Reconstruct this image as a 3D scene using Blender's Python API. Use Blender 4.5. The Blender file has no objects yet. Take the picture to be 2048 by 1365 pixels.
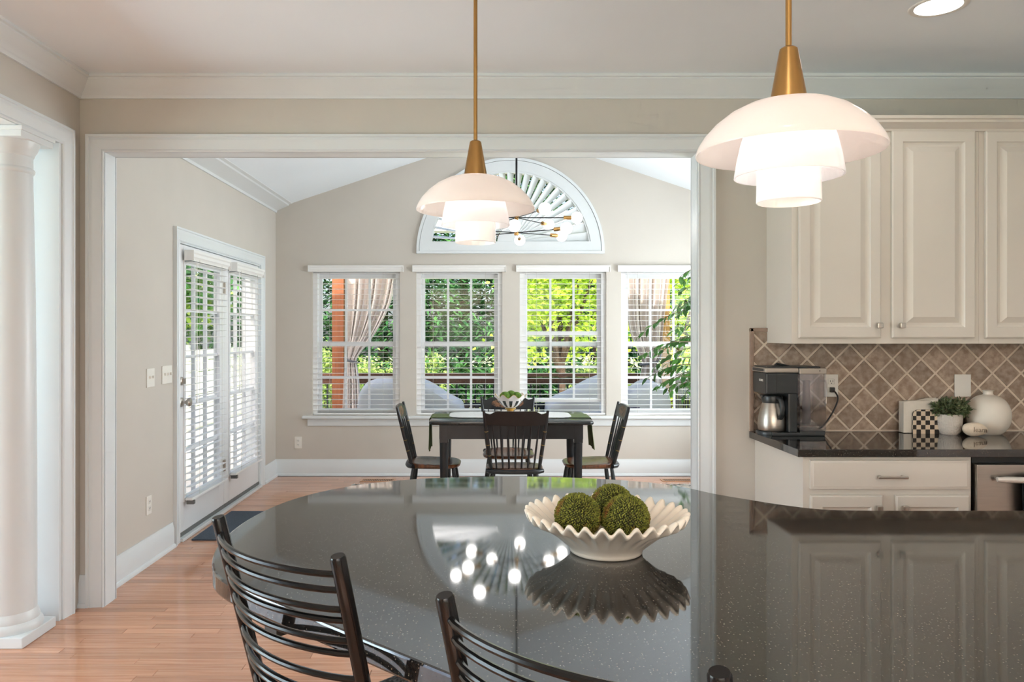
import bpy, bmesh, math, random
from mathutils import Vector, Matrix
random.seed(7)
PI = math.pi
SC = bpy.context.scene
COL = SC.collection

# ------------------------------------------------------------------ camera
H = 1.426
cam_d = bpy.data.cameras.new('camera')
cam_d.sensor_width = 36.0
cam_d.lens = 36.0 * 1560 / 2048
cam_d.shift_x = 56 / 2048
cam_d.shift_y = -17.5 / 2048
cam_d.clip_start = 0.05
cam_d.clip_end = 300
cam = bpy.data.objects.new('camera', cam_d)
cam.location = (0, 0, H)
cam.rotation_euler = (PI / 2, 0, 0)
COL.objects.link(cam)
SC.camera = cam

# ------------------------------------------------------------------ world, sun, added daylight, exposure
SC.view_settings.view_transform = 'Standard'
SC.view_settings.look = 'None'
SC.view_settings.gamma = 1.0
SC.view_settings.use_curve_mapping = False
SC.view_settings.exposure = 0.08
SC.cycles.transparent_max_bounces = 24
SC.cycles.max_bounces = 7
SC.cycles.transmission_bounces = 6
SC.cycles.caustics_reflective = False
SC.cycles.caustics_refractive = False
SC.cycles.use_adaptive_sampling = True
SC.cycles.adaptive_threshold = 0.09
SC.cycles.adaptive_min_samples = 12
w = bpy.data.worlds.new('sky')
SC.world = w
w.use_nodes = True
wn = w.node_tree.nodes
sky = wn.new('ShaderNodeTexSky')
sky.sky_type = 'NISHITA'
sky.sun_disc = False
sky.sun_elevation = math.radians(40)
sky.sun_rotation = math.radians(200)
sky.air_density = 0.7
sky.dust_density = 4.0
sky.ozone_density = 0.3
wn['Background'].inputs['Strength'].default_value = 0.60
w.node_tree.links.new(sky.outputs['Color'], wn['Background'].inputs['Color'])

def lamp(name, typ, loc, energy, color=(1, 1, 1), rot=(0, 0, 0), **kw):
    l = bpy.data.lights.new(name, typ)
    l.energy = energy
    l.color = color
    for k, v in kw.items():
        setattr(l, k, v)
    o = bpy.data.objects.new(name, l)
    o.location = loc
    o.rotation_euler = rot
    COL.objects.link(o)
    return o

sun = lamp('sun', 'SUN', (0, 0, 20), 7.0, (1, .95, .88), angle=math.radians(0.6))
sun.rotation_euler = Vector((-0.32, 0.9, -0.80)).to_track_quat('-Z', 'Y').to_euler()
# added area lamps standing in for daylight from unseen windows
lamp('window_daylight', 'AREA', (0.6, -2.98, 1.3), 50, (.66, .88, 1), (PI / 2 + .95, 0, 0), shape='RECTANGLE', size=3.6, size_y=1.8, spread=math.radians(120))  # added upward fill behind the camera, brightens the ceiling
lamp('window_daylight', 'AREA', (-5.5, 1.5, 1.2), 140, (.70, .89, 1), (0, -PI / 2 - .55, 0), shape='RECTANGLE', size=2.0, size_y=3.0, spread=math.radians(140))
lamp('window_daylight', 'AREA', (2.56, 6.0, 1.48), 122, (.86, .94, 1), (0, PI / 2 + .2, 0), shape='RECTANGLE', size=1.7, size_y=2.6)  # added side fill for the nook, just inside the unseen shade

# ------------------------------------------------------------------ helpers
MATS = {}
def nodes_of(m):
    return m.node_tree.nodes, m.node_tree.links

def mat(name, col, rough=.5, metal=0., var=0., vscale=8., bump=0., bscale=60., stretch=None, col2=None, spec=.5,
        coat=0., trans=0., emit=None, estr=0., coords='Object', isl=0., detail=3):
    """procedural principled material: colour with noise variation and noise bump"""
    if name in MATS:
        return MATS[name]
    m = bpy.data.materials.new(name)
    m.use_nodes = True
    N, L = nodes_of(m)
    b = N['Principled BSDF']
    b.inputs['Roughness'].default_value = rough
    b.inputs['Metallic'].default_value = metal
    b.inputs['Specular IOR Level'].default_value = spec
    b.inputs['Coat Weight'].default_value = coat
    b.inputs['Coat Roughness'].default_value = .05
    if emit:
        b.inputs['Emission Color'].default_value = (*emit, 1)
        b.inputs['Emission Strength'].default_value = estr
    tc = N.new('ShaderNodeTexCoord')
    mp = N.new('ShaderNodeMapping')
    L.new(tc.outputs[coords], mp.inputs['Vector'])
    if stretch:
        mp.inputs['Scale'].default_value = stretch
    nz = N.new('ShaderNodeTexNoise')
    nz.inputs['Scale'].default_value = vscale
    nz.inputs['Detail'].default_value = detail
    L.new(mp.outputs['Vector'], nz.inputs['Vector'])
    rp = N.new('ShaderNodeValToRGB')
    rp.color_ramp.elements[0].position = .35
    rp.color_ramp.elements[1].position = .65
    c2 = col2 or tuple(c * (1 + var) for c in col)
    c1 = col if col2 else tuple(c * (1 - var) for c in col)
    rp.color_ramp.elements[0].color = (*c1, 1)
    rp.color_ramp.elements[1].color = (*c2, 1)
    L.new(nz.outputs['Fac'], rp.inputs['Fac'])
    src = rp.outputs['Color']
    if isl:
        oi = N.new('ShaderNodeObjectInfo')
        ge = N.new('ShaderNodeNewGeometry')
        ad = N.new('ShaderNodeMath'); ad.operation = 'ADD'
        fr = N.new('ShaderNodeMath'); fr.operation = 'FRACT'
        L.new(oi.outputs['Random'], ad.inputs[0]); L.new(ge.outputs['Random Per Island'], ad.inputs[1])
        L.new(ad.outputs[0], fr.inputs[0])
        mr = N.new('ShaderNodeMapRange')
        mr.inputs['To Min'].default_value = 1 - isl
        mr.inputs['To Max'].default_value = 1 + isl
        L.new(fr.outputs[0], mr.inputs['Value'])
        hs = N.new('ShaderNodeHueSaturation')
        L.new(mr.outputs['Result'], hs.inputs['Value'])
        L.new(src, hs.inputs['Color'])
        src = hs.outputs['Color']
        av = N.new('ShaderNodeVectorMath'); av.operation = 'ADD'
        L.new(tc.outputs[coords], av.inputs[0])
        cx = N.new('ShaderNodeCombineXYZ')
        m7 = N.new('ShaderNodeMath'); m7.operation = 'MULTIPLY'; m7.inputs[1].default_value = 37.
        L.new(fr.outputs[0], m7.inputs[0])
        L.new(m7.outputs[0], cx.inputs[0]); L.new(m7.outputs[0], cx.inputs[1])
        L.new(cx.outputs[0], av.inputs[1])
        L.new(av.outputs[0], mp.inputs['Vector'])
    L.new(src, b.inputs['Base Color'])
    if bump:
        n2 = N.new('ShaderNodeTexNoise')
        n2.inputs['Scale'].default_value = bscale
        n2.inputs['Detail'].default_value = 4
        L.new(mp.outputs['Vector'], n2.inputs['Vector'])
        bp = N.new('ShaderNodeBump')
        bp.inputs['Strength'].default_value = bump
        bp.inputs['Distance'].default_value = .002
        L.new(n2.outputs['Fac'], bp.inputs['Height'])
        L.new(bp.outputs['Normal'], b.inputs['Normal'])
    if trans:
        tr = N.new('ShaderNodeBsdfTranslucent')
        L.new(src, tr.inputs['Color'])
        mx = N.new('ShaderNodeMixShader')
        mx.inputs[0].default_value = trans
        L.new(b.outputs[0], mx.inputs[1]); L.new(tr.outputs[0], mx.inputs[2])
        L.new(mx.outputs[0], N['Material Output'].inputs['Surface'])
    MATS[name] = m
    return m

def srgb(r, g, b):
    f = lambda v: (v / 255 / 12.92) if v / 255 <= .04045 else ((v / 255 + .055) / 1.055) ** 2.4
    return (f(r), f(g), f(b))

class MB:
    """collects shapes and links them as one mesh object"""
    def __init__(s):
        s.v = []; s.f = []; s.mi = []; s.cur = 0; s.bev = False
    def add(s, vs, fs):
        o = len(s.v)
        s.v += [tuple(p) for p in vs]
        for f in fs:
            s.f.append(tuple(o + i for i in f)); s.mi.append(s.cur)
        return s
    def box(s, a, b, bev=0.):
        (x0, y0, z0), (x1, y1, z1) = a, b
        if x0 > x1: x0, x1 = x1, x0
        if y0 > y1: y0, y1 = y1, y0
        if z0 > z1: z0, z1 = z1, z0
        vs = [(x0, y0, z0), (x1, y0, z0), (x1, y1, z0), (x0, y1, z0), (x0, y0, z1), (x1, y0, z1), (x1, y1, z1), (x0, y1, z1)]
        fs = [(0, 3, 2, 1), (4, 5, 6, 7), (0, 1, 5, 4), (1, 2, 6, 5), (2, 3, 7, 6), (3, 0, 4, 7)]
        if not bev:
            return s.add(vs, fs)
        s.bev = True
        bm = bmesh.new()
        bv = [bm.verts.new(p) for p in vs]
        for f in fs: bm.faces.new([bv[i] for i in f])
        bmesh.ops.bevel(bm, geom=bm.edges[:], offset=bev, segments=2, affect='EDGES', profile=.5)
        bm.verts.index_update()
        s.add([v.co[:] for v in bm.verts], [[v.index for v in f.verts] for f in bm.faces])
        bm.free()
        return s
    def tube(s, pts, r, seg=10, caps=True):
        """round bar through pts; r a number or one radius per point"""
        pts = [Vector(p) for p in pts]
        n = len(pts)
        rs = r if isinstance(r, (list, tuple)) else [r] * n
        vs = []; fs = []
        t0 = (pts[1] - pts[0]).normalized()
        up = Vector((0, 0, 1)) if abs(t0.z) < .9 else Vector((1, 0, 0))
        u = t0.cross(up).normalized()
        for i, p in enumerate(pts):
            t = (pts[min(i + 1, n - 1)] - pts[max(i - 1, 0)]).normalized()
            u = (u - t * u.dot(t)).normalized()
            w_ = t.cross(u)
            for k in range(seg):
                a = 2 * PI * k / seg
                vs.append(p + (u * math.cos(a) + w_ * math.sin(a)) * rs[i])
        for i in range(n - 1):
            for k in range(seg):
                k2 = (k + 1) % seg
                fs.append((i * seg + k, i * seg + k2, (i + 1) * seg + k2, (i + 1) * seg + k))
        if caps:
            fs.append(tuple(range(seg))[::-1]); fs.append(tuple((n - 1) * seg + k for k in range(seg)))
        return s.add(vs, fs)
    def lathe(s, prof, c=(0, 0, 0), seg=32, fn=None, close=False):
        """prof = list of (r, z) turned about z at c; fn(r, z, a) may move a point"""
        vs = []; fs = []
        n = len(prof)
        for (r, z) in prof:
            for k in range(seg):
                a = 2 * PI * k / seg
                rr, zz = fn(r, z, a) if fn else (r, z)
                vs.append((c[0] + rr * math.cos(a), c[1] + rr * math.sin(a), c[2] + zz))
        for i in range(n if close else n - 1):
            j = (i + 1) % n
            for k in range(seg):
                k2 = (k + 1) % seg
                fs.append((i * seg + k, i * seg + k2, j * seg + k2, j * seg + k))
        return s.add(vs, fs)
    def sweep(s, prof, p0, p1, U, V, m0=0., m1=0.):
        """profile (u, v) swept from p0 to p1, mitred by m * u at the ends"""
        p0, p1, U, V = map(Vector, (p0, p1, U, V))
        d = (p1 - p0).normalized()
        n = len(prof)
        vs = [p0 + U * u + V * v + d * (m0 * u) for u, v in prof] + [p1 + U * u + V * v + d * (m1 * u) for u, v in prof]
        fs = [(i, (i + 1) % n, n + (i + 1) % n, n + i) for i in range(n)] + [tuple(range(n))[::-1], tuple(range(n, 2 * n))]
        return s.add(vs, fs)
    def prism(s, poly, z0, z1):
        n = len(poly)
        vs = [(x, y, z0) for x, y in poly] + [(x, y, z1) for x, y in poly]
        fs = [(i, (i + 1) % n, n + (i + 1) % n, n + i) for i in range(n)] + [tuple(range(n))[::-1], tuple(range(n, 2 * n))]
        return s.add(vs, fs)
    def sphere(s, c, r, seg=16, rings=10, sc=(1, 1, 1)):
        prof = [(r * math.sin(PI * i / rings) * 1., -r * math.cos(PI * i / rings)) for i in range(rings + 1)]
        prof[0] = (1e-4, -r); prof[-1] = (1e-4, r)
        o = len(s.v)
        s.lathe(prof, (0, 0, 0), seg)
        for i in range(o, len(s.v)):
            x, y, z = s.v[i]
            s.v[i] = (c[0] + x * sc[0], c[1] + y * sc[1], c[2] + z * sc[2])
        return s
    def xf(s, M, start=0):
        for i in range(start, len(s.v)):
            s.v[i] = tuple(M @ Vector(s.v[i]))
        return s
    def mesh(s, name, mats, smooth=True, ang=38):
        me = bpy.data.meshes.new(name)
        me.from_pydata(s.v, [], s.f)
        bm = bmesh.new(); bm.from_mesh(me)
        bmesh.ops.recalc_face_normals(bm, faces=bm.faces[:])
        bm.to_mesh(me); bm.free()
        for m in (mats if isinstance(mats, (list, tuple)) else [mats]):
            me.materials.append(m)
        if max(s.mi, default=0):
            me.polygons.foreach_set('material_index', s.mi)
        if smooth:
            me.shade_smooth(); me.set_sharp_from_angle(angle=math.radians(ang))
        return me
    def build(s, name, mats, parent=None, world=False, **kw):
        """top-level: origin at the base centre; child: local coordinates (world=True: given in world)"""
        if parent is None:
            xs, ys, zs = zip(*s.v)
            c = Vector(((min(xs) + max(xs)) / 2, (min(ys) + max(ys)) / 2, min(zs)))
        elif world:
            c = Vector(WL[parent.name])
        else:
            c = Vector((0, 0, 0))
        s.v = [(x - c.x, y - c.y, z - c.z) for x, y, z in s.v]
        o = bpy.data.objects.new(name, s.mesh(name, mats, **kw))
        COL.objects.link(o)
        if s.bev and kw.get('smooth', True):
            wm = o.modifiers.new('flat_faces', 'WEIGHTED_NORMAL'); wm.keep_sharp = True; wm.weight = 90
        if parent is None:
            o.location = c; WL[o.name] = tuple(c)
        else:
            o.parent = parent
            WL[o.name] = WL.get(parent.name, (0, 0, 0))
        return o
WL = {}

def tag(o, label=None, cat=None, group=None, kind=None):
    if label: o['label'] = label
    if cat: o['category'] = cat
    if group: o['group'] = group
    if kind: o['kind'] = kind
    return o
def thing(name, label, cat, loc=(0, 0, 0), rz=0., group=None, kind=None):
    o = bpy.data.objects.new(name, None)
    o.empty_display_size = .05
    COL.objects.link(o)
    o.location = loc; o.rotation_euler = (0, 0, rz)
    WL[o.name] = tuple(loc)
    return tag(o, label, cat, group, kind)
def child(name, me, parent, loc=(0, 0, 0), rot=(0, 0, 0), scale=(1, 1, 1)):
    o = bpy.data.objects.new(name, me)
    COL.objects.link(o)
    o.parent = parent; o.location = loc; o.rotation_euler = rot; o.scale = scale
    return o
def copy_tree(o, parent=None):
    c = o.copy(); COL.objects.link(c); c.parent = parent
    WL[c.name] = tuple(c.location)
    for ch in list(o.children):
        copy_tree(ch, c)
    return c
def struct(o, label=None):
    o['kind'] = 'structure'
    if label: o['label'] = label
    return o
def text_mesh(txt, size, depth, m):
    cu = bpy.data.curves.new('lettering', 'FONT')
    cu.body = txt; cu.size = size; cu.extrude = depth; cu.align_x = 'CENTER'; cu.align_y = 'CENTER'
    cu.resolution_u = 3
    ob = bpy.data.objects.new('lettering', cu); COL.objects.link(ob)
    dg = bpy.context.evaluated_depsgraph_get()
    me = bpy.data.meshes.new_from_object(ob.evaluated_get(dg))
    bpy.data.objects.remove(ob)
    me.materials.clear(); me.materials.append(m)
    return me
def catmull(pts, n=8, closed=False):
    out = []
    N_ = len(pts)
    for i in range(N_ - 1):
        p0, p1, p2, p3 = pts[max(i - 1, 0)], pts[i], pts[i + 1], pts[min(i + 2, N_ - 1)]
        for k in range(n):
            t = k / n
            out.append(tuple(.5 * (2 * b + (c - a) * t + (2 * a - 5 * b + 4 * c - d) * t * t + (3 * b - a - 3 * c + d) * t ** 3)
                             for a, b, c, d in zip(p0, p1, p2, p3)))
    out.append(tuple(pts[-1]))
    return out
# ------------------------------------------------------------------ materials
M_wall = mat('beige_paint', srgb(205, 198, 188), .7, var=.015, vscale=2.5, bump=.12, bscale=220)
M_wall2 = mat('pale_grey_paint', srgb(216, 218, 220), .7, var=.015, vscale=2.5)  # pale grey put on unseen walls to keep bounced light neutral
M_trim = mat('white_trim_paint', srgb(223, 227, 228), .35, var=.01, vscale=3)
M_ceil = mat('ceiling_paint', srgb(238, 244, 248), .85, var=.012, vscale=1.5, bump=.1, bscale=150)
M_wood = mat('oak_strip', srgb(196, 140, 110), .10, col2=srgb(212, 162, 132), vscale=9, stretch=(.35, 7, 1), isl=.15, bump=.05, bscale=14, detail=6)
M_gap = mat('floor_gap', srgb(112, 66, 44), .5, var=.1)
M_cab = mat('cream_cabinet_paint', srgb(218, 210, 199), .38, var=.012, vscale=4)
M_blk = mat('black_lacquer', (.012, .013, .015), .28, var=.2, vscale=10)
M_tube = mat('dark_bronze_metal', (.012, .010, .009), .22, metal=.4, var=.2, vscale=14)
M_brass = mat('brushed_brass', srgb(178, 138, 84), .32, metal=1., var=.08, vscale=30, stretch=(1, 1, .1))
M_nickel = mat('brushed_nickel', srgb(190, 184, 176), .3, metal=1., var=.05, vscale=30)
M_steel = mat('stainless_steel', srgb(178, 170, 160), .33, metal=1., var=.04, vscale=6, stretch=(1, 1, 18))
M_plastic_w = mat('white_plastic', srgb(236, 232, 224), .35, var=.01)
M_slot = mat('dark_slot', (.02, .02, .02), .6, var=.1)
M_ceramic = mat('ivory_ceramic', srgb(240, 226, 208), .3, var=.03, vscale=6, coat=.3)
M_glasswhite = mat('opal_glass', srgb(250, 243, 238), .12, var=.01, trans=.45, emit=(1, .91, .84), estr=.16)
M_lit1 = mat('lit_opal_glass', srgb(250, 247, 246), .15, var=.01, trans=.6, emit=(1, .97, .96), estr=.25)
M_lit2 = mat('lit_opal_glass_inner', srgb(255, 246, 238), .15, var=.01, emit=(1, .96, .92), estr=.30)
M_bulb = mat('lit_bulb', (1, 1, 1), .3, var=.01, emit=(1, .97, .93), estr=9.)
M_can = mat('lit_downlight_lens', (1, 1, 1), .3, var=.01, emit=(1, .96, .9), estr=6.)
M_grout = mat('grout', srgb(226, 210, 192), .8, var=.06, vscale=30, bump=.3, bscale=200)
M_tile = mat('tumbled_travertine', srgb(150, 128, 110), .5, col2=srgb(184, 164, 146), vscale=34, isl=.20, bump=.5, bscale=120, detail=6)
M_border = mat('travertine_pencil', srgb(152, 128, 112), .5, var=.1, vscale=30, bump=.3, bscale=120)
M_seatfab = mat('grey_tweed', srgb(60, 58, 56), .9, col2=srgb(160, 154, 148), vscale=190, bump=.6, bscale=300)
M_mat = mat('slate_doormat', srgb(74, 84, 96), .95, var=.14, vscale=90, bump=.6, bscale=250)

def granite():
    m = bpy.data.materials.new('black_granite'); m.use_nodes = True
    N, L = nodes_of(m); b = N['Principled BSDF']
    tc = N.new('ShaderNodeTexCoord')
    n1 = N.new('ShaderNodeTexNoise'); n1.inputs['Scale'].default_value = 230; n1.inputs['Detail'].default_value = 4
    v1 = N.new('ShaderNodeTexVoronoi'); v1.inputs['Scale'].default_value = 170
    L.new(tc.outputs['Object'], n1.inputs['Vector']); L.new(tc.outputs['Object'], v1.inputs['Vector'])
    r1 = N.new('ShaderNodeValToRGB')
    r1.color_ramp.elements[0].position = .40; r1.color_ramp.elements[0].color = (.007, .007, .007, 1)
    r1.color_ramp.elements[1].position = .70; r1.color_ramp.elements[1].color = (.036, .031, .026, 1)
    L.new(n1.outputs['Fac'], r1.inputs['Fac'])
    r2 = N.new('ShaderNodeValToRGB')
    r2.color_ramp.elements[0].position = .0; r2.color_ramp.elements[0].color = (.62, .52, .42, 1)
    r2.color_ramp.elements[1].position = .26; r2.color_ramp.elements[1].color = (0, 0, 0, 1)
    L.new(v1.outputs['Distance'], r2.inputs['Fac'])
    ad = N.new('ShaderNodeMixRGB'); ad.blend_type = 'ADD'; ad.inputs[0].default_value = .6
    sx = N.new('ShaderNodeSeparateColor'); L.new(v1.outputs['Color'], sx.inputs[0])
    gt = N.new('ShaderNodeMath'); gt.operation = 'GREATER_THAN'; gt.inputs[1].default_value = .55; L.new(sx.outputs[0], gt.inputs[0])
    mk = N.new('ShaderNodeMixRGB'); mk.blend_type = 'MULTIPLY'; mk.inputs[0].default_value = 1.; L.new(r2.outputs[0], mk.inputs[1]); L.new(gt.outputs[0], mk.inputs[2])
    L.new(r1.outputs[0], ad.inputs[1]); L.new(mk.outputs[0], ad.inputs[2])
    L.new(ad.outputs[0], b.inputs['Base Color'])
    b.inputs['Roughness'].default_value = .045
    b.inputs['IOR'].default_value = 1.84
    return m
M_granite = granite()

def clear(name, tint, gl=.012, rough=.02):
    """thin clear pane: mostly transparent with a weak fresnel gloss"""
    m = bpy.data.materials.new(name); m.use_nodes = True
    N, L = nodes_of(m)
    t = N.new('ShaderNodeBsdfTransparent'); t.inputs[0].default_value = (*tint, 1)
    g = N.new('ShaderNodeBsdfGlossy'); g.inputs['Roughness'].default_value = rough
    fc = N.new('ShaderNodeLayerWeight'); fc.inputs['Blend'].default_value = .5
    pw = N.new('ShaderNodeMath'); pw.operation = 'POWER'; pw.inputs[1].default_value = 5.
    L.new(fc.outputs['Facing'], pw.inputs[0])
    lw = N.new('ShaderNodeMath'); lw.operation = 'MULTIPLY_ADD'; lw.inputs[1].default_value = .5; lw.inputs[2].default_value = gl
    L.new(pw.outputs[0], lw.inputs[0])
    nz = N.new('ShaderNodeTexNoise'); nz.inputs['Scale'].default_value = 3
    mu = N.new('ShaderNodeMath'); mu.operation = 'MULTIPLY_ADD'; mu.inputs[1].default_value = .01
    L.new(nz.outputs['Fac'], mu.inputs[0]); L.new(lw.outputs[0], mu.inputs[2])
    mx = N.new('ShaderNodeMixShader')
    L.new(mu.outputs[0], mx.inputs[0]); L.new(t.outputs[0], mx.inputs[1]); L.new(g.outputs[0], mx.inputs[2])
    L.new(mx.outputs[0], N['Material Output'].inputs['Surface'])
    return m
M_pane = clear('window_glass', (.97, .985, .98))
M_acrylic = clear('clear_acrylic', (.90, .90, .91), .07, rough=.05)

# ------------------------------------------------------------------ plan (metres)
D = 4.054           # kitchen face of the wall with the wide opening
DB = 4.17           # its breakfast-nook face
YB = 7.75           # back wall of the nook
KX = -2.10          # kitchen left wall
NX = -2.07          # nook left wall
RX = 2.60           # nook right wall
ZC = 2.743          # kitchen ceiling
OX0, OX1, OZ = -1.97, 1.108, 2.361
ZE, RIDX = 2.655, .265
SL = .336
ZR = ZE + SL * (RIDX - NX)

# floor -------------------------------------------------------------
fl = MB()
fl.box((-5.6, -3.0, -.12), (3.6, DB, -.006))
fl.box((NX - .15, DB, -.12), (RX + .15, YB + .15, -.006))
floor = fl.build('floor', M_gap)
struct(floor, 'glossy oak strip floor of kitchen and breakfast nook')
PW = .0572
plank_me = {}
def plank_mesh(Ln):
    if Ln not in plank_me:
        plank_me[Ln] = MB().box((0, 0, -.006), (Ln - .002, PW - .002, 0), 0).mesh('plank', M_wood, smooth=False)
    return plank_me[Ln]
rest = MB()
nrow = int((YB + 3) / PW) + 1
cnt = 0
LENS = [.45, .6, .75, .9, 1.05, 1.3]
for r in range(nrow):
    y = -3 + r * PW
    if y + PW > YB: break
    x0, x1 = (-5.6, 3.6) if y + PW < DB else (NX, RX)
    x = x0 - random.random() * .8
    while x < x1:
        Ln = random.choice(LENS)
        a, b_ = max(x, x0), min(x + Ln, x1)
        if b_ - a > .02:
            vis = 2.55 < y < 4.75 and a < -.25 and b_ > -2.45
            if vis and a == x and b_ == x + Ln and cnt < 290:
                child('plank', plank_mesh(Ln), floor, (x - WL[floor.name][0], y - WL[floor.name][1], -WL[floor.name][2]))
                cnt += 1
            else:
                rest.box((a, y, -.006), (b_ - .002, y + PW - .002, 0))
        x += Ln
ro = rest.build('strip_flooring', M_wood, floor, world=True, smooth=False)
ro['kind'] = 'stuff'

# ceilings ------------------------------------------------------------
c = MB(); c.box((-5.6, -3.0, ZC), (3.6, D, ZC + .12))
struct(c.build('ceiling', M_ceil), 'flat white kitchen ceiling')
c = MB()
T = .12
for sgn, xe in ((-1, NX - .15), (1, RX + .15)):
    ze = ZR - SL * abs(xe - RIDX)
    ye, yr = (xe, ze), (RIDX, ZR)
    c.add([(xe, DB - .03, ze), (RIDX, DB - .03, ZR), (RIDX, YB + .15, ZR), (xe, YB + .15, ze),
           (xe, DB - .03, ze + T), (RIDX, DB - .03, ZR + T), (RIDX, YB + .15, ZR + T), (xe, YB + .15, ze + T)],
          [(0, 1, 2, 3), (4, 7, 6, 5), (0, 4, 5, 1), (1, 5, 6, 2), (2, 6, 7, 3), (3, 7, 4, 0)])
struct(c.build('ceiling', M_ceil), 'vaulted white ceiling over breakfast nook')

# wall with the wide opening (kitchen back wall) -------------------------
wb = MB()
wb.box((-5.6, D, 0), (OX0 - .02, DB, 3.6))
wb.box((OX1 + .02, D, 0), (3.6, DB, 3.6))
wb.box((OX0 - .02, D, OZ + .02), (OX1 + .02, DB, 3.6))
wall_back = struct(wb.build('wall_back', M_wall), 'beige kitchen wall with wide cased opening and tiled backsplash')
# nook back wall with four windows and an arched one -----------------------
WIN = [(-1.705, -.835), (-.673, .182), (.355, 1.215), (1.362, 2.222)]
WZ0, WZ1 = .600, 2.055
ARC = (.262, 2.228, .80)
wv = MB()
xs = [NX - .15]
for a, b_ in WIN: xs += [a, b_]
xs += [RX + .15]
Y0, Y1 = YB, YB + .15
zsplit = ARC[1]
for i in range(0, len(xs), 2):
    wv.box((xs[i], Y0, 0), (xs[i + 1], Y1, zsplit))
for a, b_ in WIN:
    wv.box((a, Y0, 0), (b_, Y1, WZ0)); wv.box((a, Y0, WZ1), (b_, Y1, zsplit))
ax, az, ar = ARC
def gable(th):
    cx, sz = math.cos(th), math.sin(th)
    best = 9
    if cx > 1e-6: best = min(best, (RX + .15 - ax) / cx)
    if cx < -1e-6: best = min(best, (NX - .15 - ax) / cx)
    for sg in (-1, 1):
        # z = ZR - SL*sg*(x-RIDX) for sg*(x-RIDX) > 0
        den = sz + SL * sg * cx
        if den > 1e-6:
            t = (ZR + .05 - SL * sg * (ax - RIDX) - az) / den
            if t > 0 and sg * (ax + t * cx - RIDX) > -1e-3: best = min(best, t)
    return ax + best * cx, az + best * sz
ths = sorted(set([PI * i / 48 for i in range(49)] + [math.atan2(ZR - SL * (RX + .15 - RIDX) + .05 - az, RX + .15 - ax), math.atan2(ZR - SL * (RIDX - NX + .15) + .05 - az, NX - .15 - ax), PI / 2]))
n = len(ths)
vs = []
for th in ths:
    gx, gz = gable(th)
    ix, iz = ax + ar * math.cos(th), az + ar * math.sin(th)
    vs += [(ix, Y0, iz), (gx, Y0, gz), (ix, Y1, iz), (gx, Y1, gz)]
fs = []
for i in range(n - 1):
    k, j = 4 * i, 4 * i + 4
    fs += [(k, k + 1, j + 1, j), (k + 2, j + 2, j + 3, k + 3), (k, j, j + 2, k + 2), (k + 1, k + 3, j + 3, j + 1)]
wv.add(vs, fs)
struct(wv.build('wall_far', M_wall, smooth=False), 'beige nook wall with four windows under a fan arch')
# nook left wall with the double door -----------------------------------------
DY0, DY1, DZ = 5.262, 7.222, 2.065
wl = MB()
wl.box((NX - .15, DB, 0), (NX, DY0, 3.0)); wl.box((NX - .15, DY1, 0), (NX, YB, 3.0)); wl.box((NX - .15, DY0, DZ), (NX, DY1, 3.0))
struct(wl.build('wall_nook_left', M_wall), 'beige nook wall with glazed double doors')
# nook right wall (out of view)
wr = MB()
wr.box((RX, DB, 0), (RX + .15, 4.7, 3.0)); wr.box((RX, 7.3, 0), (RX + .15, YB, 3.0)); wr.box((RX, 4.7, 0), (RX + .15, 7.3, .6)); wr.box((RX, 4.7, 2.35), (RX + .15, 7.3, 3.0))
struct(wr.build('wall_nook_right', M_wall), 'beige nook wall beyond the cased opening')
sh_ = MB(); sh_.box((RX + .06, 4.7, .6), (RX + .07, 7.3, 2.35))  # unseen shade added to stop direct sun and spread soft light
struct(sh_.build('window_6', mat('white_roller_shade', srgb(240, 240, 238), .8, var=.01, trans=.3)), 'wide side window with its white shade drawn')
# kitchen left wall with the column opening -----------------------------------
kl = MB()
LY = 3.868
kl.box((KX - .28, LY, 0), (KX, D, ZC)); kl.box((KX - .28, -.8, OZ + .02), (KX, LY, ZC)); kl.box((KX - .28, -3, 0), (KX, -.8, ZC))
struct(kl.build('wall_left', M_wall), 'beige kitchen wall above the column opening')
kr = MB(); kr.box((3.6, -3, 0), (3.72, DB, ZC))
struct(kr.build('wall_right', M_wall2), 'beige kitchen side wall')
kb = MB()
kb.box((-5.6, -3.12, 0), (-1.3, -3, ZC)); kb.box((2.5, -3.12, 0), (3.6, -3, ZC)); kb.box((-1.3, -3.12, 0), (2.5, -3, .55)); kb.box((-1.3, -3.12, 2.45), (2.5, -3, ZC))
struct(kb.build('wall_rear', M_wall2), 'beige wall with wide window behind the kitchen')  # opening behind the camera added to let light in
kd = MB()
kd.box((-5.72, -3, 0), (-5.6, -.1, ZC)); kd.box((-5.72, 3.1, 0), (-5.6, DB, ZC)); kd.box((-5.72, -.1, 0), (-5.6, 3.1, .35)); kd.box((-5.72, -.1, 2.45), (-5.6, 3.1, ZC))
struct(kd.build('wall_side_room', M_wall2), 'beige side room wall with window')  # unseen opening added for light from the side

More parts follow.
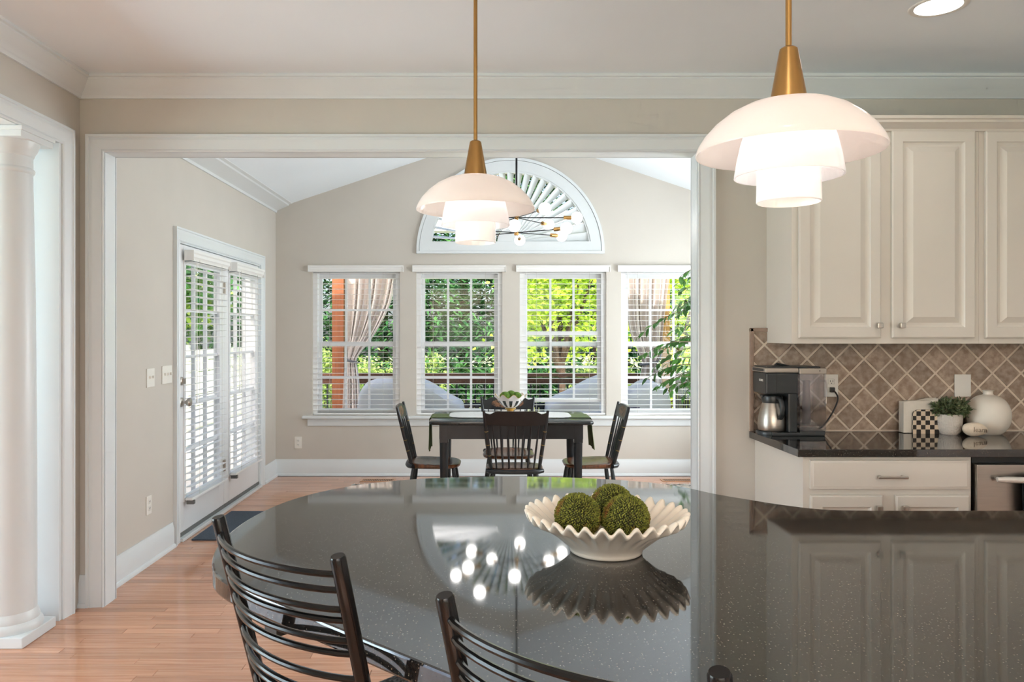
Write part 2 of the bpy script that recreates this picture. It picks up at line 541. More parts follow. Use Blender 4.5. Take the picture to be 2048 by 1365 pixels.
# trim -----------------------------------------------------------------------
CROWN = [(0, 0), (.012, 0), (.016, .012), (.022, .016), (.026, .024), (.048, .040), (.072, .068), (.084, .080), (.084, .086), (.096, .090), (.096, .104), (0, .104)]
t = MB()
t.sweep(CROWN, (KX, D, ZC - .104), (3.6, D, ZC - .104), (0, -1, 0), (0, 0, 1), 1, 0)
struct(t.build('trim_1', M_trim), 'white crown moulding above the wide opening')
t = MB()
t.sweep(CROWN, (KX, -3, ZC - .104), (KX, D, ZC - .104), (1, 0, 0), (0, 0, 1), 0, -1)
struct(t.build('trim_2', M_trim), 'white crown moulding above the column opening')
NC = [(0, -.02), (.012, -.02), (.016, .0), (.028, .006), (.13, .050), (.136, .062), (.165, .070), (.165, .095), (0, .05)]
t = MB()
t.sweep(NC, (NX, DB, ZE - .02), (NX, YB, ZE - .02), (1, 0, 0), (0, 0, 1))
struct(t.build('trim_3', M_trim), 'white crown moulding along vaulted nook ceiling')
CAS = [(0, 0), (0, .012), (.006, .016), (.014, .012), (.02, .014), (.055, .018), (.066, .022), (.074, .020), (.078, .026), (.090, .026), (.090, 0)]
def casing(name, O, xa, xb, zt, ax_u, nrm, label, bottom=0., sill=False):
    """mitred flat casing round an opening; along axis ax_u, facing nrm; O = plane origin"""
    m = MB(); O = Vector(O); A = Vector(ax_u); Nn = Vector(nrm); Z = Vector((0, 0, 1))
    m.sweep(CAS, O + A * xa + Z * bottom, O + A * xa + Z * zt, -A, Nn, 0, 1)
    m.sweep(CAS, O + A * xb + Z * bottom, O + A * xb + Z * zt, A, Nn, 0, 1)
    m.sweep(CAS, O + A * xa + Z * zt, O + A * xb + Z * zt, Z, Nn, -1, 1)
    return struct(m.build(name, M_trim), label)
casing('trim_4', (0, D, 0), OX0, OX1, OZ, (1, 0, 0), (0, -1, 0), 'white casing round the wide nook opening')
casing('trim_5', (0, DB, 0), OX0, OX1, OZ, (1, 0, 0), (0, 1, 0), 'white casing on the nook side of the opening')
j = MB()
j.box((OX0 - .02, D - .004, 0), (OX0, DB + .004, OZ + .02)); j.box((OX1, D - .004, 0), (OX1 + .02, DB + .004, OZ + .02)); j.box((OX0, D - .004, OZ), (OX1, DB + .004, OZ + .02))
struct(j.build('trim_6', M_trim), 'white jamb lining of the wide opening')
casing('trim_7', (KX, 0, 0), -.8, LY, OZ, (0, 1, 0), (1, 0, 0), 'white casing round the column opening')
j = MB()
j.box((KX - .282, LY - .02, 0), (KX + .004, LY, OZ + .02)); j.box((KX - .282, -.8, OZ), (KX + .004, LY - .02, OZ + .02)); j.box((KX - .282, -.8, 0), (KX + .004, -.78, OZ))
struct(j.build('trim_8', M_trim), 'white jamb lining behind the column')
BASE = [(0, 0), (.030, 0), (.030, .012), (.024, .022), (.016, .024), (.016, .125), (.012, .132), (.012, .142), (.008, .148), (.006, .165), (0, .165)]
def baseboard(name, p0, p1, out, label):
    m = MB(); m.sweep(BASE, p0, p1, out, (0, 0, 1))
    return struct(m.build(name, M_trim), label)
baseboard('baseboard_left', (NX, DB + .03, 0), (NX, DY0 - .085, 0), (1, 0, 0), 'tall white baseboard before the glazed doors')
baseboard('baseboard_left_far', (NX, DY1 + .085, 0), (NX, YB, 0), (1, 0, 0), 'short white baseboard beyond the glazed doors')
baseboard('baseboard_back', (NX, YB, 0), (RX, YB, 0), (0, -1, 0), 'white baseboard under the nook windows')
baseboard('baseboard_corner', (KX, D, 0), (OX0 - .09, D, 0), (0, -1, 0), 'sliver of baseboard in the kitchen corner')
baseboard('baseboard_right', (OX1 + .09, D, 0), (1.40, D, 0), (0, -1, 0), 'white baseboard beside the base cabinet')
# window stool and apron along the nook back wall
t = MB()
t.box((-1.80, YB - .055, WZ0 - .030), (2.30, YB + .06, WZ0 - .004), .006)
t.sweep([(0, 0), (0, .016), (.03, .018), (.07, .014), (.078, .006), (.078, 0)], (-1.75, YB, WZ0 - .030), (2.25, YB, WZ0 - .030), (0, 0, -1), (0, -1, 0))
struct(t.build('trim_9', M_trim), 'long white window stool with moulded apron')

# backsplash tiles -------------------------------------------------------------
CTX0, CTZ = 1.372, .914
ORG = Vector(WL[wall_back.name])
g = MB(); g.box((1.378, D - .006, CTZ), (3.6, D, 1.44))
g.build('grout_bed', M_grout, wall_back, world=True)
def clip(poly, f):
    out = []
    for i in range(len(poly)):
        a, b_ = poly[i], poly[(i + 1) % len(poly)]
        fa, fb = f(a), f(b_)
        if fa >= 0: out.append(a)
        if (fa >= 0) != (fb >= 0):
            t_ = fa / (fa - fb); out.append((a[0] + (b_[0] - a[0]) * t_, a[1] + (b_[1] - a[1]) * t_))
    return out
HD = .148 / 2
tile_full = None
def tile_mesh(poly, c):
    m = MB(); k = len(poly)
    bx_, bz_ = sum(p[0] for p in poly) / k, sum(p[1] for p in poly) / k
    vs = [(p[0] - c[0], 0, p[1] - c[1]) for p in poly] + [(p[0] - c[0], -.0035, p[1] - c[1]) for p in poly]
    vs += [((p[0] + (bx_ - p[0]) * .05) - c[0], -.0050, (p[1] + (bz_ - p[1]) * .05) - c[1]) for p in poly]
    fs = []
    for q in (0, k):
        fs += [(q + i, q + (i + 1) % k, q + k + (i + 1) % k, q + k + i) for i in range(k)]
    fs.append(tuple(range(2 * k, 3 * k)))
    m.add(vs, fs)
    return m.mesh('tile', M_tile, smooth=False)
TX0, TX1, TZ0, TZ1 = 1.402, 3.2, CTZ + .006, 1.425
cz0 = CTZ + .003
hh = HD - .0075
for i in range(-1, 26):
    for k in range(-1, 9):
        if (i + k) % 2: continue
        ztop = TZ1 if (1.380 + i * HD) < 1.40 else (1.3705 if (1.380 + i * HD) > 1.468 else TZ1)
        cx_, cz_ = 1.380 + i * HD, cz0 + k * HD
        if cx_ > 1.475 and cz_ - HD > 1.375: continue
        p = [(cx_ - hh, cz_), (cx_, cz_ - hh), (cx_ + hh, cz_), (cx_, cz_ + hh)]
        for f in (lambda q: q[0] - TX0, lambda q: TX1 - q[0], lambda q: q[1] - TZ0, lambda q: ztop - q[1]):
            if p: p = clip(p, f)
        if len(p) < 3: continue
        area = abs(sum(p[a][0] * p[(a + 1) % len(p)][1] - p[(a + 1) % len(p)][0] * p[a][1] for a in range(len(p)))) / 2
        if area < .0004: continue
        full = area > 2 * hh * hh * .999
        if full and tile_full is None: tile_full = tile_mesh(p, (cx_, cz_))
        me = tile_full if full else tile_mesh(p, (cx_, cz_))
        child('tile', me, wall_back, (cx_ - ORG.x, D - .004 - ORG.y - random.random() * .0012, cz_ - ORG.z))
b1 = MB(); b1.box((1.378, D - .018, CTZ), (1.398, D, 1.448), .004); b1.box((1.378, D - .018, 1.428), (1.475, D, 1.448), .004)
b1.build('border_tile', M_border, wall_back, world=True)
# ------------------------------------------------------------------ windows
M_sash = mat('white_vinyl_sash', srgb(240, 240, 240), .35, var=.01)
M_slat = mat('white_blind_slat', srgb(240, 239, 236), .4, var=.01)
M_cord = mat('blind_cord', srgb(214, 210, 202), .8, var=.05)
YW = YB + .075      # sash plane
def window(idx, x0, x1, lift):
    W = thing('window_%d' % idx, 'white double hung window with grids, number %s along nook wall' % ['one', 'two', 'three', 'four'][idx - 1], None, ((x0 + x1) / 2, YB + .09, WZ0), kind='structure')
    f = MB(); fw = .045
    f.box((x0, YB + .03, WZ0), (x0 + fw, YB + .15, WZ1)); f.box((x1 - fw, YB + .03, WZ0), (x1, YB + .15, WZ1))
    f.box((x0 + fw, YB + .03, WZ1 - fw), (x1 - fw, YB + .15, WZ1)); f.box((x0 + fw, YB + .03, WZ0), (x1 - fw, YB + .15, WZ0 + .022))
    f.build('frame', M_sash, W, world=True)
    a, b_ = x0 + fw, x1 - fw
    mid = (WZ0 + WZ1) / 2 - .02
    gw = (b_ - a - .07) / 3
    for nm, z0, z1, y, dz in (('upper_sash', mid - .02, WZ1 - fw, YB + .112, 0), ('lower_sash', WZ0 + .022, mid + .02, YB + .082, lift)):
        z0 += dz; z1 += dz
        s_ = MB(); st = .035
        s_.box((a, y - .014, z0), (a + st, y + .014, z1), .002); s_.box((b_ - st, y - .014, z0), (b_, y + .014, z1), .002)
        s_.box((a + st, y - .014, z1 - .04), (b_ - st, y + .014, z1), .002); s_.box((a + st, y - .014, z0), (b_ - st, y + .014, z0 + .04), .002)
        so = s_.build(nm, M_sash, W, world=True)
        m_ = MB(); mw = .011
        zc = (z0 + z1) / 2
        for k in (1, 2):
            m_.box((a + st + gw * k - mw, y - .009, z0 + .04), (a + st + gw * k + mw, y + .009, z1 - .04))
        m_.box((a + st, y - .0088, zc - mw), (b_ - st, y + .0088, zc + mw))
        m_.build('grid_bars', M_sash, so, world=True)
        for k in range(3):
            for (q0, q1) in ((z0 + .04, zc - mw), (zc + mw, z1 - .04)):
                p = MB(); p.box((a + st + gw * k, y - .002, q0), (a + st + gw * (k + 1), y + .002, q1))
                p.build('pane', M_pane, so, world=True, smooth=False)
    return W
for i, (a, b_) in enumerate(WIN):
    window(i + 1, a, b_, .105 if i == 2 else 0.)
VAL = [(0, 0), (.030, 0), (.030, .012), (.036, .020), (.036, .040), (.044, .050), (.044, .062), (0, .062)]
def blind(name, label, O, A, Nn, width, ztop, zbot, pitch, tilt, group, over=.02, val=VAL, extra=0., bent=0.):
    """slatted blind hung in plane through O, along A, facing the room by Nn"""
    A = Vector(A); Nn = Vector(Nn); O = Vector(O)
    rz = math.atan2(A.y, A.x)
    R = thing(name, label, 'blind', (O.x, O.y, zbot), rz, group)
    # local frame: x along A, -y toward the room
    v = MB()
    hw = width / 2
    v.sweep(val, (-hw - over, -extra, ztop - zbot - .062), (hw + over, -extra, ztop - zbot - .062), (0, -1, 0), (0, 0, 1))
    dpt = max(p_[0] for p_ in val)
    v.box((-hw - over - .007, -extra - dpt, ztop - zbot - .0625), (-hw - over - .001, .026, ztop - zbot + .0005 + val[-1][1] - .062), 0)
    v.box((hw + over + .001, -extra - dpt, ztop - zbot - .0625), (hw + over + .007, .026, ztop - zbot + .0005 + val[-1][1] - .062), 0)
    v.build('valance', M_slat, R)
    sm = MB(); sm.box((-hw, -.0245, -.0014), (hw, .0245, .0014)); sme = sm.mesh('slat', M_slat, smooth=False)
    z = .045; n_ = 0
    while z < ztop - zbot - .055:
        child('slat', sme, R, (0, .004, z), (tilt, 0, random.uniform(-.002, .002)))
        z += pitch; n_ += 1
    b_ = MB(); b_.box((-hw, -.024, 0), (hw, .026, .018), .003)
    br = b_.build('bottom_rail', M_slat, R)
    br.rotation_euler = (0, bent, 0)
    for cx in (-hw * .62, hw * .62):
        c_ = MB(); c_.tube([(cx, -.022, .015), (cx, -.022, ztop - zbot - .05)], .0012, 5); c_.build('cord', M_cord, R)
    w_ = MB(); w_.tube([(-hw * .86, -.034, ztop - zbot - .06), (-hw * .86, -.036, (ztop - zbot) * .42)], .003, 6)
    w_.tube([(-hw * .86, -.036, (ztop - zbot) * .42), (-hw * .86, -.036, (ztop - zbot) * .42 - .05)], [.004, .006], 6)
    w_.build('tilt_wand', M_slat, R)
    return R
bl = ['white slatted blind over the window with the orange cedar post', 'white slatted blind over the window behind striped compote bowl, dark conifers outside',
      'white slatted blind over the window showing bright yellow-green tree', 'white slatted blind behind the indoor ficus leaves']
for i, (a, b_) in enumerate(WIN):
    blind('window_blind', bl[i], ((a + b_) / 2, YB + .035, 0), (1, 0, 0), (0, -1, 0), b_ - a - .012, 2.088, WZ0 + .004, .0525, 0., 'window blinds along the nook wall', over=.035, extra=.035, bent=(-.012 if i == 3 else 0))

# arched fan shutter ---------------------------------------------------------
S = thing('arched_shutter', 'white half-round fan shutter with radiating louvers above windows', 'shutter', (ax, YB, az - .02))
f = MB()
def ring(r0, r1, y0, y1, n_=48):
    vs = []; fs = []
    for i in range(n_ + 1):
        th = PI * i / n_
        for r, y in ((r0, y0), (r1, y0), (r1, y1), (r0, y1)):
            vs.append((ax + r * math.cos(th), y, az + r * math.sin(th)))
    for i in range(n_):
        for q in range(4):
            fs.append((4 * i + q, 4 * i + (q + 1) % 4, 4 * i + 4 + (q + 1) % 4, 4 * i + 4 + q))
    fs += [(0, 1, 2, 3), (4 * n_, 4 * n_ + 1, 4 * n_ + 2, 4 * n_ + 3)]
    f.add(vs, fs)
ring(.905, .932, YB - .03, YB + .0); ring(.80, .902, YB - .022, YB + .0)
ring(.784, .802, YB - .012, YB + .03)
f.box((ax - .932, YB - .034, az - .022), (ax + .932, YB, az + .004), .003)
f.box((ax - .80, YB - .022, az + .002), (ax + .80, YB + .02, az + .10), .003)
f.build('frame', M_trim, S, world=True)
hb = MB()
vs = []; fs = []
nh = 24
for i in range(nh + 1):
    th = PI * i / nh
    for r, y in ((.0, YB - .018), (.13, YB - .018), (.13, YB + .02)):
        vs.append((ax + r * math.cos(th), y, az + .10 + r * math.sin(th)))
for i in range(nh):
    fs += [(3 * i, 3 * i + 1, 3 * i + 4), (3 * i + 1, 3 * i + 2, 3 * i + 5, 3 * i + 4)]
hb.add(vs, fs); hb.build('hub', M_trim, S, world=True)
NL = 25
for i in range(NL):
    th = PI * (i + .5) / NL
    # louver: tapered blade turned about its radius; stops at the bottom panel
    r0 = .14; r1 = .77
    dirv = Vector((math.cos(th), 0, math.sin(th)))
    base = Vector((ax, YB + .012, az + .10))
    tang = Vector((-math.sin(th), 0, math.cos(th)))
    # stay inside the arch of radius .79 about (ax, az)
    bq = .10 * math.sin(th)
    r1 = -bq + math.sqrt(bq * bq - .01 + .785 ** 2)
    tw = math.radians(40 if 1 < i < NL - 2 else 22)
    if th > PI * .86: tw = math.radians(72)
    wdir = tang * math.cos(tw) + Vector((0, -1, 0)) * math.sin(tw)
    nd = wdir.cross(dirv).normalized() * .004
    w0, w1 = r0 * PI / NL * .50, r1 * PI / NL * .50
    m = MB()
    P_ = [base + dirv * r0 - wdir * w0, base + dirv * r0 + wdir * w0, base + dirv * r1 + wdir * w1, base + dirv * r1 - wdir * w1]
    m.add([p + nd for p in P_] + [p - nd for p in P_], [(0, 1, 2, 3), (4, 7, 6, 5), (0, 4, 5, 1), (1, 5, 6, 2), (2, 6, 7, 3), (3, 7, 4, 0)])
    m.build('louver', M_trim, S, world=True, smooth=False)
gp = MB()
gp.add([(ax, YB + .11, az)] + [(ax + .8 * math.cos(PI * i / 24), YB + .11, az + .8 * math.sin(PI * i / 24)) for i in range(25)],
       [(0, i + 1, i + 2) for i in range(24)])
W5 = gp.build('window_5', M_pane, smooth=False)
struct(W5, 'half-round window pane behind the fan shutter')

# ------------------------------------------------------------------ glazed double door
M_door = mat('white_door_paint', srgb(236, 236, 236), .3, var=.01)
M_sweepbar = mat('grey_door_sweep', srgb(110, 110, 108), .5, var=.05)
casing('trim_10', (NX, 0, 0), DY0 + .02, DY1 - .02, DZ - .02, (0, 1, 0), (1, 0, 0), 'white casing round the glazed double doors')
j = MB()
j.box((NX - .15, DY0, 0), (NX + .002, DY0 + .03, DZ)); j.box((NX - .15, DY1 - .03, 0), (NX + .002, DY1, DZ)); j.box((NX - .15, DY0 + .03, DZ - .03), (NX + .002, DY1 - .03, DZ))
j.box((NX - .16, DY0 + .03, 0), (NX + .03, DY1 - .03, .022), .004)
struct(j.build('trim_11', M_trim), 'white door frame and sill')
DM = (DY0 + DY1) / 2
def door(idx, y0, y1, label):
    Dn = thing('door_%d' % idx, label, None, (NX, (y0 + y1) / 2, .022), kind='structure')
    xa, xb = NX - .055, NX - .010
    z0, z1 = .024, DZ - .033
    s_ = MB(); sw, tr, br = .115, .125, .245
    s_.box((xa, y0, z0), (xb, y0 + sw, z1), .003); s_.box((xa, y1 - sw, z0), (xb, y1, z1), .003)
    s_.box((xa, y0 + sw, z1 - tr), (xb, y1 - sw, z1), .003); s_.box((xa, y0 + sw, z0), (xb, y1 - sw, z0 + br), .003)
    # raised glazing frame
    for (p, q) in (((y0 + sw - .02, z0 + br - .02), (y0 + sw + .012, z1 - tr + .02)), ((y1 - sw - .012, z0 + br - .02), (y1 - sw + .02, z1 - tr + .02)),
                   ((y0 + sw, z0 + br - .02), (y1 - sw, z0 + br + .012)), ((y0 + sw, z1 - tr - .012), (y1 - sw, z1 - tr + .02))):
        s_.box((xb - .002, p[0], p[1]), (xb + .010, q[0], q[1]), .003)
    s_.build('leaf_frame', M_door, Dn, world=True)
    for k in range(5):
        za = z0 + br + (z1 - tr - z0 - br) * k / 5; zb = z0 + br + (z1 - tr - z0 - br) * (k + 1) / 5
        for q in range(3):
            ya = y0 + sw + (y1 - y0 - 2 * sw) * q / 3; yb = y0 + sw + (y1 - y0 - 2 * sw) * (q + 1) / 3
            p = MB(); p.box((xa + .018, ya, za), (xa + .024, yb, zb)); p.build('pane', M_pane, Dn, world=True, smooth=False)
    g_ = MB()
    for k in range(1, 5):
        za = z0 + br + (z1 - tr - z0 - br) * k / 5
        g_.box((xa + .006, y0 + sw, za - .010), (xa + .034, y1 - sw, za + .010))
    for q in (1, 2):
        ya = y0 + sw + (y1 - y0 - 2 * sw) * q / 3
        g_.box((xa + .007, ya - .010, z0 + br), (xa + .033, ya + .010, z1 - tr))
    g_.build('grid_bars', M_door, Dn, world=True)
    sb = MB(); sb.box((xa, y0, .0225), (xb + .006, y1, .05)); sb.build('door_sweep', M_sweepbar, Dn, world=True)
    return Dn
d1 = door(1, DY0 + .033, DM - .002, 'white glazed door with round knob and blind')
d2 = door(2, DM + .002, DY1 - .033, 'white glazed fixed door beyond the one with the knob')
ky = DY0 + .033 + .06
def knob(z, prof, nm):
    m = MB(); m.lathe(prof, (0, 0, 0), 20)
    m.xf(Matrix.Translation((NX - .010, ky, z)) @ Matrix.Rotation(PI / 2, 4, 'Y'))
    return m.build(nm, M_nickel, d1, world=True)
knob(.945, [(.0001, 0), (.033, 0), (.033, .006), (.028, .011), (.012, .016), (.011, .034), (.020, .040), (.028, .050), (.029, .060), (.024, .069), (.0001, .073)], 'knob')
knob(1.090, [(.0001, 0), (.029, 0), (.029, .008), (.022, .014), (.0001, .014)], 'deadbolt')
m = MB(); m.box((NX + .003, ky - .005, 1.072), (NX + .024, ky + .005, 1.108), .002); m.build('deadbolt_turn', M_nickel, d1, world=True)
for z in (.36, 1.78):
    m = MB(); m.tube([(NX - .004, DM, z - .045), (NX - .004, DM, z + .045)], .008, 8); m.box((NX - .010, DM - .03, z - .045), (NX - .007, DM + .03, z + .045))
    m.build('hinge', M_nickel, d2, world=True)
DVAL = [(0, 0), (.045, 0), (.048, .014), (.060, .026), (.060, .046), (.068, .056), (.068, .07), (0, .07)]
for (ya, yb), lb in (((DY0 + .033, DM), 'white slatted blind on the door with the round knob'), ((DM, DY1 - .033), 'white slatted blind on the fixed door nearer the windows')):
    cy = (ya + yb) / 2
    B = blind('door_blind', lb, (NX + .032, cy, 0), (0, 1, 0), (1, 0, 0), yb - ya - .19, 1.985, .262, .0472, math.radians(-6), 'blinds on the glazed doors', over=.012, val=DVAL, extra=-.028)
    br = [c_ for c_ in B.children if c_.name.startswith('bottom_rail')][0]
    hbk = MB(); hbk.box((-.36, -.026, -.03), (-.33, .026, -.004), .002); hbk.build('hold_down', M_sweepbar, br)

# plates on the walls ----------------------------------------------------------
def plate(name, label, cat, P, facing, toggles=0, sockets=0, wdt=.072, group=None):
    """cover plate; facing is +x or -y"""
    rz = PI / 2 if facing == 'x' else 0
    R = thing(name, label, cat, P, rz, group)
    m = MB(); m.box((-wdt / 2, -.006, -.058), (wdt / 2, 0, .058), .002); m.build('cover', M_plastic_w, R)
    for k in range(toggles):
        cx = (k - (toggles - 1) / 2) * .046
        t_ = MB(); t_.box((cx - .005, -.018, -.004), (cx + .005, -.005, .012), .001); t_.build('toggle', M_plastic_w, R)
    for k in range(sockets):
        cz = .021 if k == 0 else -.021
        s_ = MB(); s_.box((-.017, -.0085, cz - .014), (.017, -.004, cz + .014), .004); so = s_.build('socket', M_plastic_w, R)
        q = MB(); q.box((-.008, -.0092, cz - .003), (-.0055, -.008, cz + .007)); q.box((.0055, -.0092, cz - .003), (.008, -.008, cz + .007)); q.box((-.002, -.0092, cz - .011), (.002, -.008, cz - .007))
        q.build('slots', M_slot, so)
    return R
plate('light_switch', 'white double toggle switch plate farther from the door', 'switch', (NX, 4.835, 1.144), 'x', toggles=2, wdt=.112, group='switches by the glazed doors')
plate('light_switch', 'white triple toggle switch plate nearer the door casing', 'switch', (NX, 5.085, 1.150), 'x', toggles=3, wdt=.155, group='switches by the glazed doors')
plate('wall_outlet', 'white outlet low on wall before glazed doors', 'outlet', (NX, 4.81, .36), 'x', sockets=2)
plate('wall_outlet', 'white outlet low on wall under the windows', 'outlet', (-1.845, YB, .33), 'y', sockets=2)
out1 = plate('wall_outlet', 'white outlet on tiles behind coffee maker with plug', 'outlet', (1.797, D - .0125, 1.150), 'y', sockets=2)
plate('wall_plate', 'white blank plate on tiles behind potted greenery', 'outlet', (2.478, D - .0125, 1.150), 'y', wdt=.084)

# column -----------------------------------------------------------------------
R = thing('round_column', 'white round column on square plinth in side opening', 'column', (-2.215, 3.645, 0))
m = MB(); m.box((-.14, -.14, 0), (.14, .14, .05), .006); m.build('plinth', M_trim, R)
m = MB(); m.lathe([(.0001, .05), (.137, .05), (.139, .062), (.137, .078), (.128, .088), (.124, .092), (.124, .104), (.118, .122), (.112, .135), (.0001, .135)], seg=48); m.build('base_moulding', M_trim, R)
m = MB(); m.lathe([(.112, .13), (.1115, .5), (.110, 1.0), (.105, 1.6), (.098, 2.0), (.094, 2.18)], seg=48); m.build('shaft', M_trim, R)
m = MB(); m.lathe([(.094, 2.165), (.102, 2.172), (.104, 2.18), (.102, 2.188), (.095, 2.194), (.095, 2.245), (.100, 2.25), (.102, 2.26), (.112, 2.275), (.122, 2.30), (.124, 2.312), (.0001, 2.312)], seg=48); m.build('capital', M_trim, R)
m = MB(); m.box((-.130, -.130, 2.312), (.130, .130, 2.345), .004); m.box((-.138, -.138, 2.340), (.138, .138, 2.361), .004); m.build('abacus', M_trim, R)
# ------------------------------------------------------------------ kitchen run
def raised_door(x0, x1, z0, z1, y, parent, name='door', handle=None, panel=True, fr=.062):
    """cabinet door facing -y whose front is at y"""
    cx, cz = (x0 + x1) / 2, (z0 + z1) / 2
    m = MB()
    vs = []; fs = []
    if panel:
        ins = [(0, .018), (0, .003), (.006, 0), (fr - .012, 0), (fr - .008, .006), (fr, .010), (fr + .010, .011), (fr + .034, .002), (fr + .037, .0)]
    else:
        ins = [(0, .018), (0, .004), (.008, .002), (.012, 0), (.03, 0)]
    for d_, e in ins:
        vs += [(x0 + d_, y + e, z0 + d_), (x1 - d_, y + e, z0 + d_), (x1 - d_, y + e, z1 - d_), (x0 + d_, y + e, z1 - d_)]
    for i in range(len(ins) - 1):
        for q in range(4):
            fs.append((4 * i + q, 4 * i + (q + 1) % 4, 4 * i + 4 + (q + 1) % 4, 4 * i + 4 + q))
    k = 4 * (len(ins) - 1)
    fs += [(k, k + 1, k + 2, k + 3), (0, 1, 2, 3)]
    m.add(vs, fs)
    return m.build(name, M_cab, parent, world=True, ang=20)
def sq_knob(x, z, y, parent):
    m = MB(); m.tube([(x, y, z), (x, y - .012, z)], .006, 8); m.box((x - .013, y - .028, z - .013), (x + .013, y - .012, z + .013), .004)
    return m.build('knob', M_nickel, parent, world=True)
UY = D - .33         # face frame front
UD = UY - .019       # door front
def upper_cab(x0, x1, doors, label):
    R = thing('upper_cabinet', label, 'cabinet', ((x0 + x1) / 2, D - .165, 1.371), group='cream upper cabinets')
    m = MB(); m.box((x0, UY, 1.371), (x1, D, 2.395), .0015); m.build('body', M_cab, R, world=True)
    for (a, b_, kx) in doors:
        dd = raised_door(a, b_, 1.399, 2.383, UD, R)
        sq_knob(kx, 1.458, UD, dd)
    return R
upper_cab(1.468, 2.362, [(1.498, 1.888, 1.872), (1.940, 2.336, 1.978)], 'cream upper cabinet with two doors above coffee maker')
upper_cab(2.3622, 3.26, [(2.386, 2.79, 2.77), (2.83, 3.23, 2.85)], 'cream upper cabinet cut by the frame, above dishwasher')
m = MB()
CC = [(0, 0), (.008, 0), (.012, .010), (.020, .014), (.034, .030), (.042, .034), (.042, .046), (.052, .050), (.052, .064), (0, .064)]
m.sweep(CC, (1.468, UY, 2.385), (3.26, UY, 2.385), (0, -1, 0), (0, 0, 1), -1, 0)
m.sweep(CC, (1.468, D, 2.385), (1.468, UY, 2.385), (-1, 0, 0), (0, 0, 1), 0, 1)
struct(m.build('trim_12', M_cab), 'cream cornice along the top of upper cabinets')

# base cabinet
BY = D - .61
R = thing('base_cabinet', 'cream base cabinet with drawer and two doors beside dishwasher', 'cabinet', (1.78, D - .3, 0))
m = MB(); m.box((1.408, BY, .10), (2.150, D, .8795), .0015); m.box((1.43, BY + .07, 0), (2.150, D, .10)); m.build('body', M_cab, R, world=True)
dr = raised_door(1.436, 2.133, .736, .862, BY - .019, R, 'drawer', panel=False)
m = MB()
hx = (1.436 + 2.133) / 2
m.tube([(hx - .05, BY - .019, .792), (hx - .05, BY - .045, .792)], .007, 10); m.tube([(hx + .05, BY - .019, .792), (hx + .05, BY - .045, .792)], .007, 10)
m.box((hx - .066, BY - .050, .786), (hx + .066, BY - .040, .798), .003); m.build('bar_pull', M_nickel, dr, world=True)
for a, b_, kx in ((1.436, 1.752, 1.728), (1.812, 2.133, 1.84)):
    dd = raised_door(a, b_, .13, .708, BY - .019, R); sq_knob(kx, .655, BY - .019, dd)
R = thing('dishwasher', 'stainless dishwasher with bowed bar handle under the counter', 'dishwasher', (2.46, D - .3, 0))
m = MB(); m.box((2.158, BY + .02, .10), (2.758, D, .862), .002); m.build('body', M_slot, R, world=True)
m = MB(); m.box((2.160, BY - .026, .12), (2.756, BY + .02, .846), .006); m.build('door_panel', M_steel, R, world=True)
m = MB(); m.box((2.162, BY + .012, .848), (2.754, BY + .05, .8790)); m.build('control_strip', M_slot, R, world=True)
m = MB(); hp = [(2.232 + (2.684 - 2.232) * i / 14, BY - .052 - .020 * math.sin(PI * i / 14), .785) for i in range(15)]
m.tube(hp, [.010] + [.0135] * 13 + [.010], 14)
m.tube([(2.25, BY - .026, .785), (2.25, BY - .056, .785)], .008, 8); m.tube([(2.666, BY - .026, .785), (2.666, BY - .056, .785)], .008, 8)
M_handle = mat('pale_satin_metal', srgb(226, 216, 206), .35, metal=.3, var=.03)
m.build('handle', M_handle, R, world=True)
R = thing('base_cabinet', 'cream base cabinet past the dishwasher', 'cabinet', (3.1, D - .3, 0))
m = MB(); m.box((2.766, BY, .10), (3.5, D, .8795)); m.box((2.766, BY + .07, 0), (3.5, D, .10)); m.build('body', M_cab, R, world=True)
raised_door(2.79, 3.47, .13, .862, BY - .019, R)

# worktop
m = MB(); m.box((CTX0, D - .648, CTZ - .034), (3.55, D - .0185, CTZ), .002)
tag(m.build('countertop', M_granite), 'polished black granite worktop under diamond tiles', 'countertop')

# dish towels
M_towel = mat('navy_plaid_cloth', srgb(30, 36, 44), .95, var=.12, vscale=40, bump=.5, bscale=300)
M_towel_b = mat('black_cloth', (.006, .006, .007), .95, var=.1, bump=.4, bscale=300)
M_stitch = mat('grey_stitch', srgb(120, 132, 128), .9, var=.1)
def towel(name, x0, x1, zbot, m_, label, yoff):
    R = thing(name, label, 'towel', ((x0 + x1) / 2, BY - .08, zbot))
    me = MB(); nx = 12
    rows = []
    ztop = .801
    yc = BY - .066
    for i in range(9): rows.append((yc - .0165 - yoff, zbot + (.785 - zbot) * i / 8))
    for i in range(1, 8):
        a = PI - PI * i / 8
        rows.append((yc + math.cos(a) * (.0165 + yoff), .785 + math.sin(a) * (.0165 + yoff)))
    for i in range(7): rows.append((yc + .0165 + yoff, .785 - (.785 - zbot) * .75 * i / 6))
    vs = []; fs = []
    for y, z in rows:
        for k in range(nx + 1):
            u = k / nx
            f_ = min(1, max(0, (.785 - z) / .2))
            vs.append((x0 + (x1 - x0) * u + .006 * math.sin(z * 23) * f_, y - (.004 * math.sin(u * 9 + z * 6) + .004) * f_ * (1 if y < yc else -.3), z))
    for i in range(len(rows) - 1):
        for k in range(nx):
            a = i * (nx + 1) + k
            fs.append((a, a + 1, a + nx + 2, a + nx + 1))
    me.add(vs, fs)
    o = me.build('cloth', m_, R, world=True, ang=80)
    md = o.modifiers.new('thickness', 'SOLIDIFY'); md.thickness = .002; md.offset = 1
    return R
towel('dish_towel', 2.345, 2.46, .44, M_towel_b, 'black dish towel on dishwasher handle, behind the plaid one', .0015)
